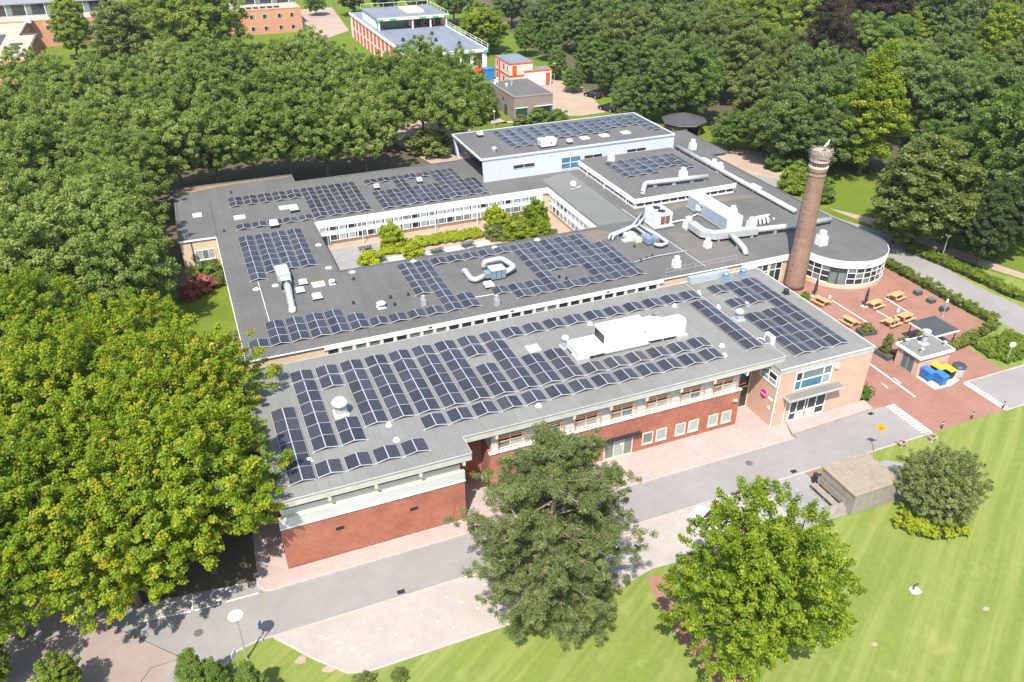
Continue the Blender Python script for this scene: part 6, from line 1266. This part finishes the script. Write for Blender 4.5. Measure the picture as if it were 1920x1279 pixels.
plant_tree('bigmaple', 0, 'maple_tree', 28.5, 27.0, (.90, 1.08), 'big bright yellow-green maple on the lawn in the right foreground', 'tree', rz=1.0)
plant_tree('roundbush', 0, 'round_shrub', 52.6, 33.6, (1.0, .95), 'wide round grey-green shrub beside the timber shed', 'shrub', rz=0)
for i, (x, y, s, m, lab) in enumerate(((40.6,138,3.6,L_OLIVE,'broad yellowish shrub just behind the left end of the silver hall'),(66.4,147.6,2.2,L_MID,'leafy shrub behind the silver hall in front of the green doors'),(70.5,147.2,2.0,L_MID,'leafy shrub behind the silver hall near the drive'),(62.5,147.4,1.6,L_OLIVE,'low shrub behind the silver hall left of the green doors'),
    (-1.7,98.2,1.6,L_RED,'red flowering azalea bush below the side wing window'),(-3.2,96.2,1.5,L_RED,'pinkish azalea bush nearer the maples'),(-.2,101.6,1.7,L_MID,'green rhododendron below the side wing window'),(.5,98.6,1.1,L_OLIVE,'small olive shrub right of the red azalea'),
    (96.1,105.1,2.2,L_MID,'shrub behind the chimney, farthest up the path'),(91.3,99.5,2.4,L_BRIGHT,'light green shrub behind the chimney left of its shaft'),(95.4,97.6,1.5,L_MID,'dark round shrub right of the chimney top'),(91.0,92.4,1.8,L_MID,'round shrub right of the chimney at the lawn edge'),(88.8,97.5,2.0,L_BRIGHT,'light green shrub closest to the roof edge left of the chimney'),(93.5,107.5,2.0,L_MID,'shrub at the end of the gravel yard'),
    (58.4,48.4,.8,L_MID,'small green bush at the corner of the entrance block'),(66.9,67.4,.6,L_BRIGHT,'tuft of weeds between chimney and picnic table'),(57.9,155.2,2.4,L_DARK,'dark shrub left of the brown brick building'),(54.6,151.8,2.2,L_MID,'green shrub at the grass behind the silver hall'),
    (19.9,97.4,1.5,L_LIME,'lime green shrub at the courtyard edge, left one'),(25.6,97.0,1.5,L_LIME,'lime green shrub at the courtyard edge, right one'),(41.8,98.3,2.2,L_YELLOW,'broad green shrub at the right of the courtyard'),(45.0,98.0,1.5,L_YELLOW,'green shrub by the right courtyard corner'),(38.2,99.6,1.4,L_GREY,'grey shrub in the courtyard between two small trees'),(42.4,101.4,1.3,L_GREY,'grey shrub behind the broad green one in the courtyard'))):
    plant_tree('bush', i, 'shrub', x, y, (s, s*(.72 if s > 1 else .9)), lab, 'shrub', 'garden shrubs', m)
for i, (x, y, s, m, lab) in enumerate(((23.9,101.6,.95,L_LIME,'round yellow-green small tree in the left half of the courtyard'),(39.6,101.9,.95,L_LIME,'yellow-green small tree in the right half of the courtyard'),(45.6,101.3,1.05,L_YELLOW,'small tree closest to the right courtyard wall'))): plant_tree('treelet', i, 'small_tree', x, y, (s, s*1.0), lab, 'tree', 'courtyard trees', m)
for i, (x, y, s, m, lab) in enumerate(((-18.6,43.6,.42,L_BRIGHT,'light green young tree at the lower left picture corner'),(-14.2,41.0,.36,L_BRIGHT,'light green young tree at the bottom edge of the asphalt'))): plant_tree('lime', i, 'young_tree', x, y, (s*.75, s), lab, 'tree', 'young trees at the bottom left', m)
for i, (x, y, s, lab) in enumerate(((-6.2,37.9,.26,'small conifer top at the bottom edge, left one of three'),(-4.9,37.3,.22,'small conifer top at the bottom edge, middle one of three'),(-3.0,36.3,.22,'small conifer top at the bottom edge, right one of three'))): plant_tree('cone', i, 'small_conifer', x, y, (s*1.1, s*.9), lab, 'tree', 'small conifers at the bottom edge', L_MID)
for i, (x, y, s) in enumerate(((3.9,35.0,.7),(6.2,34.6,.6))): plant_tree('bush', i, 'low_shrub', x, y, (s, s*.6), 'low scrubby shrub on the lawn edge below the parking area, %s from the left' % ORD[i], 'shrub', 'low shrubs below the parking area', L_OLIVE)
plant_tree('bush', 0, 'planter_flowers', 68.0, 58.2, (.62, .55), 'green and orange flowers growing in the planter near the entrance roof', 'flowers', None, L_HEDGE, z=.4)
plant_tree('bush', 1, 'planter_shrub', 66.4, 53.7, (.6, 1.2), 'thin shrub growing in the planter beside the service building', 'shrub', None, L_GREY, z=.4)
# hedges and beds
def hedge(name, label, pts, hw, h, mat, seed, per=75, ln=.15, wd=.10, dens=9., cat='hedge', kind=None):
    g = np.random.default_rng(seed); P = [Vector(p) for p in pts]; cen = []
    for a, b in zip(P[:-1], P[1:]):
        d = b-a; L = d.length; n = int(L*hw*2*dens)+2; nx = Vector((-d.y, d.x)).normalized()
        for k in range(n):
            q = a+d*g.random()+nx*g.uniform(-hw, hw); cen.append((q.x, q.y, h*(.25+.72*g.random()**.4)*g.uniform(.94,1.03)))
    cen = np.array(cen); c0 = cen.mean(0); c0[2] = -2; o3 = Vector((P[0].x, P[0].y, 0))
    e = empty(name, o3, label, cat)
    me = leaf_mesh('foliage', cen-np.array(o3), g.uniform(.2,.4,len(cen)), per, ln, wd, (c0[0]-o3.x, c0[1]-o3.y, -3), seed, .6, .3, .75, .8, .4, mat)
    o = bpy.data.objects.new('foliage', me); COL.objects.link(o); o.parent = e
    core = MB()
    for a, b in zip(P[:-1], P[1:]):
        d = (b-a).normalized(); nx = Vector((-d.y, d.x))*hw*.7; core.prism([tuple(a-nx), tuple(b-nx), tuple(b+nx), tuple(a+nx)], 0, h*.45)
    core.obj('stems', M('hedge_core', (.05, .065, .018), .9, var=.3, vs=4), e)
    return e
hedge('hedge', 'clipped hedge with brownish tips along the right side of the terrace', [(83.4,71.2),(83.3,62),(83.5,54.2)], .75, 1.0, L_HEDGE, 201)
hedge('hedge', 'clipped hedge running from the service building to the terrace corner', [(71.9,51.5),(76,52.0),(82.6,53.6)], .6, 1.0, L_HEDGE, 202)
hedge('shrub_bed', 'low yellow-green shrub bed between hedge and right-hand road', [(76.8,50.3),(79.5,50.0),(83.6,50.3)], 1.7, .55, L_BRIGHT, 203, cat='shrubs'); hedge('shrub_bed', 'low yellow-green shrub strip along the kerb of the right-hand road', [(77.3,48.0),(83.8,48.2)], .8, .45, L_BRIGHT, 207, cat='shrubs')
hedge('shrub_border', 'leafy shrub border along the far side of the right-hand path', [(89.6,73.5),(91.0,66),(91.4,58),(94.5,52),(97,49)], .9, 1.0, L_BRIGHT, 204, cat='shrubs')
hedge('ground_cover', 'lime green ground cover strip in the middle of the courtyard', [(22.2,100.6),(27,100.9),(36.8,100.9)], 1.6, .55, L_LIME, 205, cat='ground cover'); hedge('ground_cover', 'lime green ground cover lobe at the left of the courtyard strip', [(21.6,99.6),(25.8,99.3)], .7, .5, L_LIME, 206, cat='ground cover')
hedge('ground_cover', 'crescent of lime green ground cover in front of the round shrub', [(48.2,33.5),(48.8,32.0),(50.2,31.0),(52.6,30.6)], .85, .7, L_LIME, 208, per=70, cat='ground cover')
hedge('roof_greenery', 'strip of green plants growing along the back of the small service roof', [(66.9,52.6),(70.3,52.65)], .3, 2.6, L_MID, 209, cat='plants')
hedge('ivy_bed', 'dark low undergrowth below the trees beyond the gravel yard', [(98,118),(101,112),(104,107),(108,100)], 1.5, .9, L_DARK, 210, per=40, ln=.3, wd=.2, dens=1.6, cat='undergrowth')
hedge('flower_bed', 'orange and green low flower bed at the courtyard right end', [(37.2,98.4),(40.2,97.2),(47,97.4)], .7, .35, L_HEDGE, 211, cat='flower bed')

# ------------------------------------------------------------------ haze: thin even air round camera and scene
hz = MB().box(-720, 920, -320, 1220, -1, 60).obj('haze', None)
hz.data.materials.clear()
m, t, o = nmat('thin_haze'); v_ = N(t, 'ShaderNodeVolumePrincipled'); v_.inputs['Color'].default_value = (.93, .96, 1, 1); v_.inputs['Density'].default_value = .00013; v_.inputs['Anisotropy'].default_value = .3
t.links.new(v_.outputs[0], o.inputs['Volume']); hz.data.materials.append(m); hz['kind'] = 'stuff'
